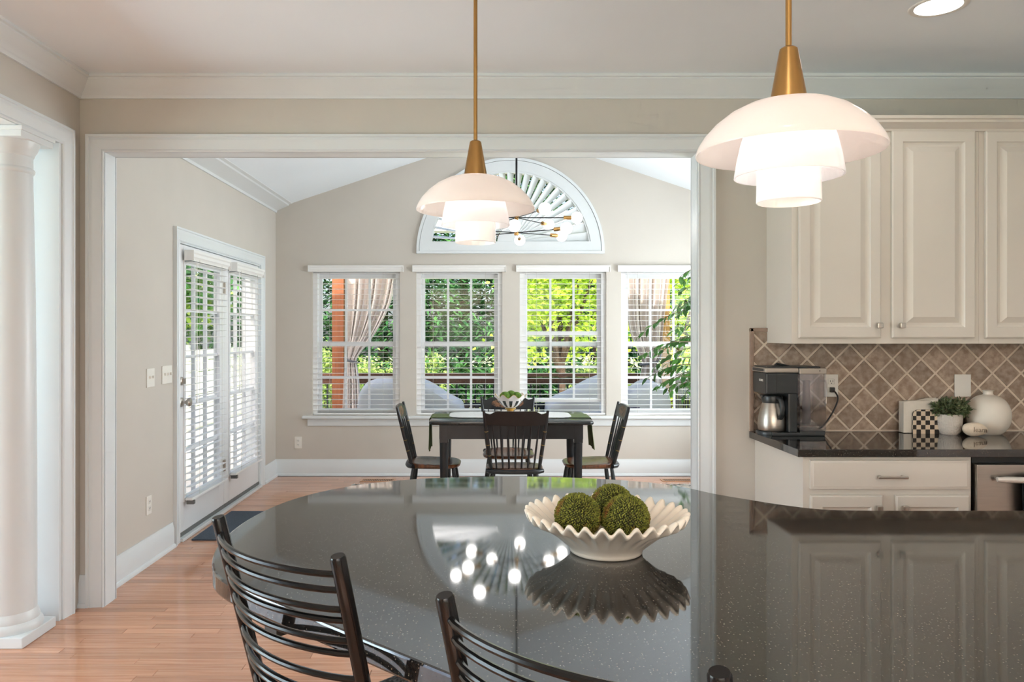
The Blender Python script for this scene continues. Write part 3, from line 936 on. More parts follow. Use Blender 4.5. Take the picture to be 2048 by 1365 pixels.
tw = towel('dish_towel', 2.402, 2.62, .50, M_towel, 'dark navy dish towel with pale stitched lines on dishwasher handle', .0075)
for z in (.668, .632):
    s_ = MB()
    s_.tube([(2.406 + .205 * i / 12, BY - .0970 - .004 * math.sin(i / 12 * 9 + z * 6), z + .004 * math.sin(i * .8)) for i in range(13)], .0012, 5)
    s_.build('stitch_line', M_stitch, tw, world=True)

# coffee maker -----------------------------------------------------------------
CZ = CTZ
R = thing('coffee_maker', 'black coffee maker with silver lid band and clear tank', 'coffee maker', (1.53, 3.93, CZ))
M_bp = mat('charcoal_plastic', (.028, .03, .03), .35, var=.1)
M_sil = mat('silver_plastic', srgb(176, 166, 154), .35, metal=.4, var=.03)
def wbox(nm, a, b_, m_, bev=.004, par=None):
    q = MB(); q.box(a, b_, bev); return q.build(nm, m_, par or R, world=True)
q = MB(); q.box((1.42, 3.84, CZ), (1.68, 4.03, CZ + .018), .004); q.lathe([(.0001, 0), (.076, 0), (.078, .010), (.074, .018), (.0001, .020)], (1.448, 3.925, CZ), 32)
q.build('base', M_bp, R, world=True)
wbox('tower', (1.500, 3.846, CZ + .016), (1.5475, 4.027, CZ + .25), M_bp, .008)
wbox('brew_head', (1.388, 3.842, CZ + .205), (1.549, 4.03, CZ + .312), M_bp, .010)
q = MB(); q.box((1.384, 3.838, CZ + .312), (1.550, 4.032, CZ + .336), .006); q.build('lid_band', M_sil, R, world=True)
wbox('lid', (1.394, 3.846, CZ + .334), (1.66, 4.025, CZ + .343), M_bp, .003)
q = MB(); q.tube([(1.46, 3.93, CZ + .342), (1.475, 3.93, CZ + .352), (1.50, 3.93, CZ + .348), (1.54, 3.93, CZ + .342)], [.004, .007, .006, .003], 8); q.build('lid_lever', M_bp, R, world=True)
wbox('head_seam', (1.440, 3.8405, CZ + .210), (1.4415, 3.843, CZ + .31), M_slot, 0)
le = text_mesh('KEURIG', .016, .0006, M_plastic_w)
child('lettering', le, R, (1.3873 - 1.53, 3.905 - 3.93, .272), (PI / 2, 0, -PI / 2))
q = MB(); q.box((1.380, 3.86, CZ + .318), (1.386, 4.01, CZ + .332), .002); q.build('front_handle', M_bp, R, world=True)
q = MB()
tx0, tx1, ty0, ty1 = 1.553, 1.683, 3.835, 3.99
for a, b_ in (((tx0, ty0), (tx1, ty0 + .003)), ((tx0, ty1 - .003), (tx1, ty1)), ((tx0, ty0 + .003), (tx0 + .003, ty1 - .003)), ((tx1 - .003, ty0 + .003), (tx1, ty1 - .003))):
    q.box((a[0], a[1], CZ + .026), (b_[0], b_[1], CZ + .312))
q.box((tx0 + .003, ty0 + .003, CZ + .026), (tx1 - .003, ty1 - .003, CZ + .030))
tank = q.build('water_tank', M_acrylic, R, world=True, smooth=False)
q = MB(); q.box((tx0 + .004, ty0 + .004, CZ + .050), (tx1 - .004, ty1 - .004, CZ + .053)); q.build('tank_ledge', M_acrylic, tank, world=True)
M_frost = mat('frosted_filter', srgb(206, 200, 200), .4, var=.03, trans=.6)
q = MB(); q.lathe([(.020, 0), (.019, .10), (.016, .20), (.016, .215), (.0001, .215)], (1.616, 3.91, CZ + .055), 16); q.build('filter_column', M_frost, tank, world=True)
q = MB(); q.box((tx0 - .002, ty0 - .002, CZ + .306), (tx1 + .002, ty1 + .002, CZ + .335), .004); q.build('tank_lid', M_sil, R, world=True)
q = MB(); q.tube([(1.65, ty0 - .001, CZ + .322), (1.65, ty0 - .004, CZ + .322)], .003, 8); q.build('tank_button', M_slot, R, world=True)
q = MB(); q.tube([(tx1, 3.91, CZ + .27), (tx1 + .03, 3.91, CZ + .268), (tx1 + .034, 3.91, CZ + .25), (tx1 + .032, 3.91, CZ + .16), (tx1 + .026, 3.91, CZ + .145), (tx1, 3.91, CZ + .14)], .005, 8)
q.build('tank_handle', M_acrylic, tank, world=True)
wbox('tank_base', (1.556, 3.842, CZ + .002), (1.682, 3.99, CZ + .026), M_bp, .003)
q = MB(); q.tube(catmull([(1.80, D - .022, 1.128), (1.803, D - .05, 1.118), (1.812, D - .06, 1.09), (1.802, D - .06, 1.05), (1.77, D - .06, .99), (1.735, D - .05, .94), (1.70, D - .04, .922)], 6), .004, 8); q.build('power_cord', M_bp, R, world=True)
q = MB(); q.box((1.786, D - .040, 1.116), (1.808, D - .019, 1.142), .003); q.build('plug', M_bp, R, world=True)
R2 = thing('coffee_carafe', 'stainless thermal carafe with black lid and handle', 'carafe', (1.448, 3.922, CZ + .020))
q = MB(); q.lathe([(.0001, 0), (.064, 0), (.0675, .010), (.069, .030), (.067, .060), (.060, .095), (.050, .128), (.046, .140), (.0001, .140)], seg=40); q.build('body', M_steel, R2)
q = MB(); q.lathe([(.0001, .138), (.047, .138), (.050, .146), (.051, .168), (.046, .176), (.0001, .178)], seg=32); q.box((-.055, -.02, .168), (-.03, .02, .176), .003); q.build('lid', M_bp, R2)
q = MB(); q.tube(catmull([(.012, -.046, .165), (.014, -.078, .160), (.016, -.092, .130), (.016, -.090, .090), (.014, -.074, .066)], 5), [.010] * 21, 8)
for i in range(len(q.v)):
    x_, y_, z_ = q.v[i]; q.v[i] = (.014 + (x_ - .014) * 1.25, y_, z_)
q.build('handle', M_bp, R2)

# counter decor ------------------------------------------------------------------
M_linen = mat('white_linen', srgb(228, 218, 204), .9, var=.03, vscale=30, bump=.3, bscale=200)
def checker_mat():
    m_ = bpy.data.materials.new('painted_check'); m_.use_nodes = True
    N, L = nodes_of(m_)
    tc = N.new('ShaderNodeTexCoord'); mp = N.new('ShaderNodeMapping')
    mp.inputs['Location'].default_value = (.003, .5, .001)
    ck = N.new('ShaderNodeTexChecker'); ck.inputs['Scale'].default_value = 1 / .0228
    ck.inputs['Color1'].default_value = (*srgb(228, 206, 180), 1); ck.inputs['Color2'].default_value = (*srgb(44, 36, 28), 1)
    L.new(tc.outputs['Object'], mp.inputs[0]); L.new(mp.outputs[0], ck.inputs['Vector'])
    L.new(ck.outputs['Color'], N['Principled BSDF'].inputs['Base Color']); N['Principled BSDF'].inputs['Roughness'].default_value = .3
    return m_
M_check = checker_mat()
R = thing('napkin_holder', 'black and cream checkered napkin holder', 'napkin holder', (2.228, 3.955, CZ))
def rounded_panel(y0, y1):
    pts = [(-.065, 0), (.065, 0), (.065, .095)]
    for i in range(1, 6):
        a = PI / 2 * i / 6; pts.append((.037 + .028 * math.cos(a), .095 + .027 * math.sin(a)))
    pts += [(.037, .122), (-.037, .122)]
    for i in range(1, 6):
        a = PI / 2 + PI / 2 * i / 6; pts.append((-.037 + .028 * math.cos(a), .095 + .027 * math.sin(a)))
    pts.append((-.065, .095))
    q = MB(); k = len(pts)
    q.add([(x_, y0, z_) for x_, z_ in pts] + [(x_, y1, z_) for x_, z_ in pts], [(i, (i + 1) % k, k + (i + 1) % k, k + i) for i in range(k)] + [tuple(range(k)), tuple(range(k, 2 * k))[::-1]])
    return q
rounded_panel(-.024, -.016).build('front_panel', M_check, R, smooth=False)
rounded_panel(.046, .054).build('back_panel', M_check, R, smooth=False)
q = MB(); q.box((-.06, -.018, 0), (.06, .048, .003)); q.build('tray', M_check, R, smooth=False)
R = thing('folded_napkins', 'white folded napkins standing in the checkered holder', 'napkins', (2.215, 3.965, CZ + .003))
for k in range(3):
    q = MB(); vs = []; fs = []
    yk = -.012 + k * .0165
    n_ = 8
    for i in range(n_ + 1):
        u = i / n_
        x_ = -.088 + .172 * u
        zt = .156 + .016 * u + .004 * math.sin(u * 7 + k)
        for (y_, z_) in ((yk, 0.), (yk - .004 * math.sin(u * 5 + k), zt * .5), (yk - .001, zt - .004), (yk + .006, zt), (yk + .013, zt - .004), (yk + .013, zt * .5), (yk + .013, 0.)):
            vs.append((x_ + .004 * math.sin(z_ * 40), y_, z_))
    for i in range(n_):
        for c_ in range(7):
            fs.append((i * 7 + c_, i * 7 + (c_ + 1) % 7, i * 7 + 7 + (c_ + 1) % 7, i * 7 + 7 + c_))
    fs += [tuple(range(7)), tuple(range(n_ * 7, n_ * 7 + 7))]
    q.add(vs, fs); q.build('napkin', M_linen, R, ang=70)
def dots():
    m_ = mat('dimpled_white_glaze', srgb(226, 214, 202), .4, var=.02)
    N, L = nodes_of(m_)
    tc = N.new('ShaderNodeTexCoord'); vo = N.new('ShaderNodeTexVoronoi'); vo.inputs['Scale'].default_value = 170
    vo.inputs['Randomness'].default_value = .15
    bp = N.new('ShaderNodeBump'); bp.inputs['Strength'].default_value = 1.; bp.inputs['Distance'].default_value = .004; bp.invert = True
    L.new(tc.outputs['Object'], vo.inputs['Vector']); L.new(vo.outputs['Distance'], bp.inputs['Height']); L.new(bp.outputs[0], N['Principled BSDF'].inputs['Normal'])
    return m_
PX, PY = 2.345, 3.935
R = thing('potted_plant', 'small leafy greenery in a dimpled white pot', 'plant', (PX, PY, CZ))
q = MB(); q.lathe([(.0001, 0), (.044, 0), (.050, .006), (.058, .035), (.061, .07), (.060, .100), (.054, .100), (.053, .085), (.0001, .085)], seg=36); q.build('pot', dots(), R)
M_leaf_s = mat('grey_green_leaf', srgb(84, 100, 66), .5, col2=srgb(148, 158, 116), vscale=14, isl=.25, trans=.25)
def leaf_quad(mb, c_, d_, n_, L_, W_, cup=.15):
    """folded pointed leaf from c_ along d_"""
    d_ = d_.normalized(); s_ = d_.cross(n_)
    if s_.length < 1e-5: s_ = d_.orthogonal()
    s_.normalize(); n2 = s_.cross(d_)
    mb.add([c_, c_ + d_ * L_ * .35 + s_ * W_ * .5 + n2 * W_ * cup, c_ + d_ * L_, c_ + d_ * L_ * .35 - s_ * W_ * .5 + n2 * W_ * cup, c_ + d_ * L_ * .45], [(0, 1, 4), (1, 2, 4), (2, 3, 4), (3, 0, 4)])
q = MB(); st = MB()
rnd = random.Random(3)
nl = 0
while nl < 760:
    u = Vector((rnd.gauss(0, 1), rnd.gauss(0, 1), rnd.gauss(0, 1))).normalized() * rnd.uniform(.35, 1.) ** .6
    lump = .82 + .22 * math.sin(7 * math.atan2(u.z, u.x) + 1.5) * (1 if u.z > -.2 else .4)
    p = Vector((.003 + u.x * .118 * lump, -.012 + u.y * .058, .126 + u.z * .058 * lump))
    if p.z < .10 and math.hypot(p.x, p.y) < .066: continue
    if (p - Vector((2.545 - PX, 3.938 - PY, .09))).length < .112: continue
    nl += 1
    d_ = (Vector((u.x, u.y * .6, u.z * .7 + .25)) + Vector((rnd.uniform(-.8, .8), rnd.uniform(-.8, .4), rnd.uniform(-.6, .6)))).normalized()
    leaf_quad(q, p, d_, Vector((rnd.uniform(-.4, .4), rnd.uniform(-.8, 0), 1)), rnd.uniform(.016, .027), rnd.uniform(.009, .014))
for i in range(18):
    a = 2 * PI * i / 18
    st.tube([(.02 * math.cos(a), .02 * math.sin(a), .085), (.05 * math.cos(a), .035 * math.sin(a) - .01, .12), (.085 * math.cos(a), .04 * math.sin(a) - .012, .14)], .0012, 4)
lo = q.build('foliage', M_leaf_s, R, smooth=False); lo['kind'] = 'stuff'
st.build('stems', mat('green_stem', srgb(96, 104, 66), .6, var=.1), R)
M_vase = mat('matte_white_stoneware', srgb(232, 222, 208), .7, var=.02, vscale=10, bump=.1)
q = MB()
prof = [(.0001, 0), (.055, 0), (.070, .012), (.092, .045), (.1005, .088), (.096, .128), (.078, .165), (.050, .188), (.026, .196), (.022, .200), (.022, .214), (.027, .218), (.022, .220), (.017, .214), (.016, .200), (.0001, .195)]
q.lathe(catmull(prof[1:9], 4) + prof[9:], (2.545, 3.938, CZ), 48); q.lathe([(.0001, 0), (.055, 0)], (2.545, 3.938, CZ), 48)
tag(q.build('round_vase', M_vase), 'round matte white vase with small neck on counter', 'vase')
R = thing('pebble', 'cream pebble engraved with the word learn', 'stone', (2.412, 3.832, CZ))
q = MB(); q.sphere((0, 0, .034), .034, 28, 18, (1.82, .75, 1.0))
for i in range(len(q.v)):
    x_, y_, z_ = q.v[i]
    q.v[i] = (x_, y_, max(z_, .0005) * (1 - .12 * (x_ / .06)) + .002 * math.sin(x_ * 60))
mnz = min(v[2] for v in q.v); q.v = [(a, b_, c_ - mnz) for a, b_, c_ in q.v]
q.build('stone', mat('cream_stone', srgb(226, 208, 186), .6, var=.06, vscale=60, bump=.3, bscale=200), R)
tm = text_mesh('learn', .034, .0035, mat('stone_engraving', srgb(150, 132, 114), .8, var=.1))
child('engraving', tm, R, (.012, -.0225, .034), (PI / 2 - .08, .06, .0))

# ------------------------------------------------------------------ island
IZ = CTZ
far = [(1.3, 2.24), (1.08, 2.243), (.97, 2.26), (.884, 2.318), (.80, 2.40), (.732, 2.475), (.66, 2.58), (.56, 2.665), (.405, 2.727), (.25, 2.760), (.0925, 2.772), (-.06, 2.762), (-.207, 2.733), (-.34, 2.675),
       (-.45, 2.595), (-.545, 2.475), (-.610, 2.33), (-.645, 2.15), (-.650, 1.98), (-.632, 1.83), (-.588, 1.69), (-.535, 1.605), (-.461, 1.535), (-.367, 1.45), (-.267, 1.36)]
edge = [(2.6, 2.24)] + catmull(far, 6) + [(.53, .644), (.60, .605), (.70, .585), (2.6, .585)]
R = thing('kitchen_island', 'island with rounded polished black granite top', 'island', (.9, 1.5, 0))
q = MB()
k = len(edge)
def offs(poly, d_):
    out = []
    for i in range(len(poly)):
        p0, p1, p2 = Vector(poly[i - 1]), Vector(poly[i]), Vector(poly[(i + 1) % len(poly)])
        t_ = ((p1 - p0).normalized() + (p2 - p1).normalized()).normalized()
        out.append((p1.x - t_.y * d_, p1.y + t_.x * d_))
    return out
rows = []
th = .040
for d_, z in ((.005, IZ - th), (.0015, IZ - th + .0015), (0, IZ - th + .005), (0, IZ - .005), (.0015, IZ - .0015), (.005, IZ)):
    rows.append([(x_, y_, z) for x_, y_ in offs(edge, d_)])
vs = [p for r_ in rows for p in r_]
fs = []
for i in range(len(rows) - 1):
    for a in range(k):
        fs.append((i * k + a, i * k + (a + 1) % k, (i + 1) * k + (a + 1) % k, (i + 1) * k + a))
fs += [tuple(range(k))[::-1], tuple((len(rows) - 1) * k + a for a in range(k))]
q.add(vs, fs); q.build('stone_top', M_granite, R, world=True, ang=15)
body = [(.22, 2.0), (.22, 1.62), (1.02, .92), (2.56, .92), (2.56, 2.2), (1.0, 2.2), (.6, 2.2)]
q = MB(); q.prism(body, .09, IZ - th); q.build('cabinet_body', M_cab, R, world=True, smooth=False)
q = MB(); q.prism(offs(body, .06) if False else [(.28, 1.96), (.28, 1.66), (1.05, .98), (2.5, .98), (2.5, 2.13), (1.0, 2.13)], 0, .09); q.build('toe_kick', M_slot, R, world=True, smooth=False)
En = Vector((.668, .744, 0)).normalized(); Ea = Vector((.744, -.668, 0)).normalized()
M_brk = mat('dark_support_wood', srgb(52, 40, 32), .5, var=.15, vscale=12, stretch=(1, 1, 4))
for s0 in (-.445, -.02):
    p0 = Vector((-.083, 1.19, 0)) + Ea * s0
    q = MB()
    a = [p0 + En * .008 - Ea * .02, p0 + En * .008 + Ea * .02, p0 + En * .42 + Ea * .02, p0 + En * .42 - Ea * .02]
    q.add([(p.x, p.y, IZ - th - .028) for p in a] + [(p.x, p.y, IZ - th) for p in a], [(0, 3, 2, 1), (4, 5, 6, 7), (0, 1, 5, 4), (1, 2, 6, 5), (2, 3, 7, 6), (3, 0, 4, 7)])
    q.build('support_bracket', M_brk, R, world=True, smooth=False)

# bowl with moss balls -------------------------------------------------------------
BX, BYY = .2845, 1.818
q = MB()
NF = 32
def flute(r, z, a):
    f_ = min(1., max(0., (z - .012) / .068)) 
    s_ = math.cos(NF * a)
    return r * (1 + .018 * s_ * min(1, f_ * 1.4)), z + (.0085 * s_ * f_ ** 2.2)
outer = [(.0001, 0), (.078, 0), (.083, .003), (.084, .008), (.086, .013), (.102, .027), (.126, .047), (.150, .064), (.172, .0765), (.1815, .081), (.1855, .0845), (.1875, .0880)]
inner = [(.1865, .0915), (.1825, .0930), (.1775, .0915), (.170, .0865), (.164, .0815), (.146, .068), (.120, .049), (.098, .030), (.080, .016), (.0001, .012)]
q.lathe(outer + inner, (BX, BYY, IZ), NF * 10, fn=flute)
tag(q.build('fluted_bowl', M_ceramic, ang=60), 'ivory fluted ceramic bowl with wavy rim on the island', 'bowl')
def moss_mat():
    m_ = mat('moss', srgb(92, 94, 24), .85, col2=srgb(142, 142, 54), vscale=60, isl=.3)
    N, L = nodes_of(m_); b = N['Principled BSDF']
    src = b.inputs['Base Color'].links[0].from_socket
    tc = N.new('ShaderNodeTexCoord'); nz = N.new('ShaderNodeTexNoise'); nz.inputs['Scale'].default_value = 17; nz.inputs['Detail'].default_value = 2
    L.new(tc.outputs['Object'], nz.inputs['Vector'])
    rp = N.new('ShaderNodeValToRGB'); rp.color_ramp.elements[0].position = .55; rp.color_ramp.elements[1].position = .68
    mx = N.new('ShaderNodeMixRGB'); mx.inputs[2].default_value = (*srgb(138, 84, 34), 1)
    L.new(nz.outputs['Fac'], rp.inputs['Fac']); L.new(rp.outputs[0], mx.inputs[0]); L.new(src, mx.inputs[1]); L.new(mx.outputs[0], b.inputs['Base Color'])
    return m_
M_moss = moss_mat()
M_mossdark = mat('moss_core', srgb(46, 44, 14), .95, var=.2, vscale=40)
def moss_ball(c_, r, label, seed, grp):
    rn = random.Random(seed)
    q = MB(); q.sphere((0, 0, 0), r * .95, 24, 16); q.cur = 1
    for i in range(1500):
        z = 1 - 2 * (i + .5) / 1500; a = i * 2.399963 + rn.uniform(-.03, .03); s_ = math.sqrt(1 - z * z)
        n_ = Vector((s_ * math.cos(a), s_ * math.sin(a), z))
        u = n_.orthogonal().normalized(); w_ = n_.cross(u)
        p = n_ * r * .94; h_ = r * rn.uniform(.04, .10); e = r * .036
        tip = n_ * (r * .94 + h_) + (u * rn.uniform(-1, 1) + w_ * rn.uniform(-1, 1)) * e * .8
        q.add([p + u * e, p + w_ * e, p - u * e, p - w_ * e, tip + u * e * .85, tip + w_ * e * .85, tip - u * e * .85, tip - w_ * e * .85],
              [(0, 1, 5, 4), (1, 2, 6, 5), (2, 3, 7, 6), (3, 0, 4, 7), (4, 5, 6, 7)])
    q.v = [(x_ + c_[0], y_ + c_[1], z_ + c_[2]) for x_, y_, z_ in q.v]
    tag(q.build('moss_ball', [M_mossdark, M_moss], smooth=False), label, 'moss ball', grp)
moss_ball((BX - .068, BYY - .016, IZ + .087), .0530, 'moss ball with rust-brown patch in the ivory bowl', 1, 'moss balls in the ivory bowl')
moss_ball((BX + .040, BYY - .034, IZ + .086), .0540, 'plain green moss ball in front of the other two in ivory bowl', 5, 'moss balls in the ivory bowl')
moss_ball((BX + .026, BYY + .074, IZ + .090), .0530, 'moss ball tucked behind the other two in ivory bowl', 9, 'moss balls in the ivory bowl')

# counter stools --------------------------------------------------------------------
def stool(loc, rz, label):
    R = thing('counter_stool', label, 'stool', loc, rz, 'metal stools along the island')
    W2 = .181; k_ = .25; ZT = 1.09
    def post(x_, z_): return (x_ * (.93 + .07 * (z_ - .62) / .47), (ZT - z_) * k_, z_)
    for s_ in (-1, 1):
        q = MB()
        pts = [(s_ * W2 * 1.04, .075, .0), (s_ * W2 * .98, .105, .35), (s_ * W2 * .93, .120, .60)] + [post(s_ * W2, z_) for z_ in (.66, .76, .88, 1.0, 1.086)]
        q.tube(pts + [post(s_ * W2, 1.09)], [.0125] * (len(pts)) + [.0105], 18)
        q.build('back_post', M_tube, R)
        q = MB(); q.tube([(s_ * W2 * 1.0, .46, 0), (s_ * W2 * .93, .44, .60)], .0125, 12); q.build('leg', M_tube, R)
    for dz in (.030, .056, .088, .106, .140, .162, .205, .238, .256, .300, .322, .37):
        z_ = ZT - dz
        q = MB()
        a, b_ = post(-W2, z_), post(W2, z_)
        pts = []
        for i in range(15):
            u = i / 14; bow = .052 * (1 - (2 * u - 1) ** 2) ** .85 if 0 < i < 14 else 0
            pts.append((a[0] + (b_[0] - a[0]) * u, a[1] - bow, z_))
        q.tube(pts, .0054, 9)
        q.build('back_rod', M_tube, R)
    q = MB(); q.box((-.175, .10, .60), (.175, .465, .616), .005); q.build('seat_frame', M_tube, R)
    q = MB(); q.box((-.19, .095, .616), (.19, .485, .672), .022); q.build('seat_cushion', M_seatfab, R)
    for z_, y0, y1 in ((.22, .09, .45),):
        for s_ in (-1, 1):
            q = MB(); q.tube([(s_ * W2 * 1.0, y0, z_), (s_ * W2 * .975, y1, z_)], .008, 8); q.build('stretcher', M_tube, R)
        q = MB(); q.tube([(-W2 * .975, y1, z_), (W2 * .975, y1, z_)], .009, 8); q.build('foot_rest', M_tube, R)
    return R
stool((-.352, 1.2955, 0), math.radians(-43.2), 'dark metal ladder-back stool at the rounded end of island')
stool((.091, .884, 0), math.radians(-38.5), 'dark metal ladder-back stool cut by the lower frame edge')

# pendants ---------------------------------------------------------------------------
def pendant(x_, y_, zr, label):
    R = thing('pendant_lamp', label, 'pendant lamp', (x_, y_, ZC), 0, 'pendants over the island')
    z0 = zr - ZC
    q = MB(); q.lathe([(.0001, 0), (.06, 0), (.06, -.018), (.052, -.024), (.008, -.026), (.0001, -.026)], seg=32); q.build('canopy', M_brass, R)
    q = MB(); q.tube([(0, 0, -.024), (0, 0, z0 + .205)], .0062, 14); q.build('rod', M_brass, R)
    q = MB(); q.lathe([(.0001, z0 + .210), (.012, z0 + .210), (.0175, z0 + .206), (.0185, z0 + .202), (.037, z0 + .098), (.0001, z0 + .096)], seg=40); q.build('cone', M_brass, R)
    dome = [(.034, .0995), (.060, .0965), (.090, .088), (.120, .073), (.148, .051), (.168, .029), (.180, .010), (.1855, -.004), (.1845, -.0075), (.181, -.005), (.176, .008), (.164, .025), (.144, .047), (.117, .069), (.088, .083), (.060, .091), (.034, .094)]
    q = MB(); q.lathe([(r, z0 + z) for r, z in dome], seg=64, close=True); q.build('dome_shade', M_glasswhite, R)
    mid = [(.060, .090), (.080, .060), (.094, .015), (.102, -.020), (.107, -.050), (.1075, -.056), (.104, -.056), (.098, -.020), (.090, .014), (.076, .056), (.058, .084)]
    q = MB(); q.lathe([(r, z0 + z) for r, z in mid], seg=64, close=True); q.build('middle_shade', M_lit1, R)
    low = [(.058, .02), (.061, -.02), (.0625, -.060), (.0635, -.108), (.061, -.110), (.0595, -.104), (.058, -.06), (.0001, -.058)]
    q = MB(); q.lathe([(r, z0 + z) for r, z in low], seg=64); q.build('lower_shade', M_lit2, R)
    bl_ = lamp('pendant_bulb', 'POINT', (0, 0, z0 + .066), 6, (.95, .97, 1), shadow_soft_size=.02); bl_.parent = R
    return R
pendant(-.0266, 2.4375, 1.815, 'opal tiered pendant with brass cone in front of fan shutter')
pendant(.626, 1.603, 1.802, 'opal tiered pendant with brass cone before the upper cabinets')

# downlights ---------------------------------------------------------------------------
def downlight(x_, y_, label):
    R = thing('recessed_downlight', label, 'ceiling light', (x_, y_, ZC), 0, 'recessed kitchen downlights')
    q = MB(); q.lathe([(.088, -.002), (.100, -.004), (.108, -.002), (.110, 0), (.088, 0)], seg=40, close=True); q.build('trim_ring', M_plastic_w, R)
    q = MB(); q.lathe([(.0001, -.0012), (.088, -.0012), (.088, -.0002)], seg=40); q.build('lens', M_can, R)
    l = lamp('downlight_beam', 'AREA', (0, 0, -.012), 2.0, (1, .97, .94), shape='DISK', size=.17, spread=math.radians(150)); l.parent = R
DL = [(1.835, 3.15, 'lit recessed downlight in kitchen ceiling above the upper cabinets'), (.2, .6, 'recessed downlight above the stools'),
      (2.6, 1.4, 'recessed downlight over the island end'), (-1.0, -.9, 'recessed downlight behind the viewer near column opening'), (1.2, -1.2, 'recessed downlight behind the viewer')]
for a in DL: downlight(*a)
# ------------------------------------------------------------------ breakfast nook
M_green_top = mat('black_table_paint', (.014, .016, .017), .16, var=.2, vscale=8)
M_seatwood = mat('worn_brown_seat', srgb(74, 44, 28), .25, col2=srgb(120, 72, 44), vscale=5, stretch=(1, 6, 1))
M_gold = mat('gold_stencil', srgb(168, 140, 84), .45, metal=.4, var=.2)
M_stencil = mat('fruit_stencil', srgb(40, 34, 28), .4, col2=srgb(136, 92, 62), vscale=60, detail=1)
# rug
M_rug = mat('ivory_rug', srgb(206, 198, 186), .95, var=.06, vscale=40, bump=.5, bscale=200)
M_rugb = mat('black_leaf_rug_border', srgb(34, 34, 34), .95, col2=srgb(214, 206, 194), vscale=22, detail=1)
R = thing('area_rug', 'ivory rug with black patterned border under dining table', 'rug', (.33, 6.2, 0))
q = MB(); q.box((-1.10, 5.13, 0), (1.86, 7.14, .008)); q.build('field', M_rug, R, world=True)
q = MB()
for a, b_ in (((-1.23, 5.0), (1.99, 5.13)), ((-1.23, 7.14), (1.99, 7.27)), ((-1.23, 5.13), (-1.10, 7.14)), ((1.86, 5.13), (1.99, 7.14))):
    q.box((a[0], a[1], 0), (b_[0], b_[1], .009))
q.build('border', M_rugb, R, world=True)
M_fringe = mat('white_fringe', srgb(232, 226, 218), .95, var=.04, bump=.4)
q = MB()
for i in range(60):
    x_ = -1.22 + 3.2 * i / 59
    q.tube([(x_, 7.27, .006), (x_ + random.uniform(-.008, .008), 7.32, .004)], .004, 4)
fr = q.build('fringe', M_fringe, R, world=True); fr['kind'] = 'stuff'
# doormat
q = MB(); q.box((-2.00, 5.33, 0), (-1.20, 6.17, .012), .004)
tag(q.build('doormat', M_mat), 'slate blue doormat on floor before the glazed doors', 'doormat')
# floor registers
M_reg = mat('wood_register', srgb(196, 150, 116), .4, var=.05)
def register(x_, y_, label):
    R = thing('floor_register', label, 'floor vent', (x_, y_, 0), 0, 'floor vents under the windows')
    q = MB(); q.box((-.165, -.065, 0), (.165, -.045, .005)); q.box((-.165, .045, 0), (.165, .065, .005)); q.box((-.165, -.045, 0), (-.145, .045, .005)); q.box((.145, -.045, 0), (.165, .045, .005)); q.build('frame', M_reg, R)
    q = MB(); q.box((-.145, -.045, 0), (.145, .045, .0015)); q.build('grille_back', M_slot, R)
    sm = MB(); sm.box((-.003, -.045, .001), (.003, .045, .0045)); me = sm.mesh('slat', M_reg, smooth=False)
    for k in range(17): child('slat', me, R, (-.136 + .017 * k, 0, 0))
register(-1.02, 7.50, 'wooden floor vent in front of baseboard, nearer the glazed doors')
register(1.87, 7.50, 'wooden floor vent in front of baseboard, near the ficus')

# dining table
TXa, TXb, TYa, TYb, TZ = -.412, .820, 5.78, 6.50, .765
R = thing('dining_table', 'black painted dining table with straight apron', 'table', ((TXa + TXb) / 2, (TYa + TYb) / 2, 0))
tcx, tcy = (TXa + TXb) / 2, (TYa + TYb) / 2
q = MB()
rr = .05
pl = []
for (cx_, cy_, a0) in ((TXb - rr, TYb - rr, 0), (TXa + rr, TYb - rr, PI / 2), (TXa + rr, TYa + rr, PI), (TXb - rr, TYa + rr, 1.5 * PI)):
    for i in range(7):
        a = a0 + PI / 2 * i / 6; pl.append((cx_ + rr * math.cos(a), cy_ + rr * math.sin(a)))
k = len(pl)
rows = [(.012, TZ - .03), (.002, TZ - .026), (0, TZ - .018), (.002, TZ - .006), (.010, TZ)]
vs = [(x_, y_, z_) for d_, z_ in rows for x_, y_ in offs(pl, d_)]
fs = [(i * k + a, i * k + (a + 1) % k, (i + 1) * k + (a + 1) % k, (i + 1) * k + a) for i in range(len(rows) - 1) for a in range(k)] + [tuple(range(k))[::-1], tuple((len(rows) - 1) * k + a for a in range(k))]
q.add(vs, fs); q.build('tabletop', M_green_top, R, world=True)
lx0, lx1, ly0, ly1 = -.335, .742, TYa + .06, TYb - .08
q = MB(); za, zb = TZ - .140, TZ - .03
q.box((lx0, ly0, za), (lx1, ly0 + .022, zb)); q.box((lx0, ly1 - .022, za), (lx1, ly1, zb)); q.box((lx0, ly0 + .022, za), (lx0 + .022, ly1 - .022, zb)); q.box((lx1 - .022, ly0 + .022, za), (lx1, ly1 - .022, zb))
q.build('apron', M_blk, R, world=True)
for x_ in (lx0 + .034, lx1 - .034):
    for y_ in (ly0 + .034, ly1 - .034):
        q = MB(); q.box((x_ - .033, y_ - .033 - .002, za - .03), (x_ + .033, y_ + .033, zb), .004)
        q.lathe([(.0001, 0), (.024, 0), (.027, .10), (.031, .40), (.034, za - .02), (.033, za - .005), (.0001, za)], (x_, y_, .009), 20)
        q.build('leg', M_blk, R, world=True)
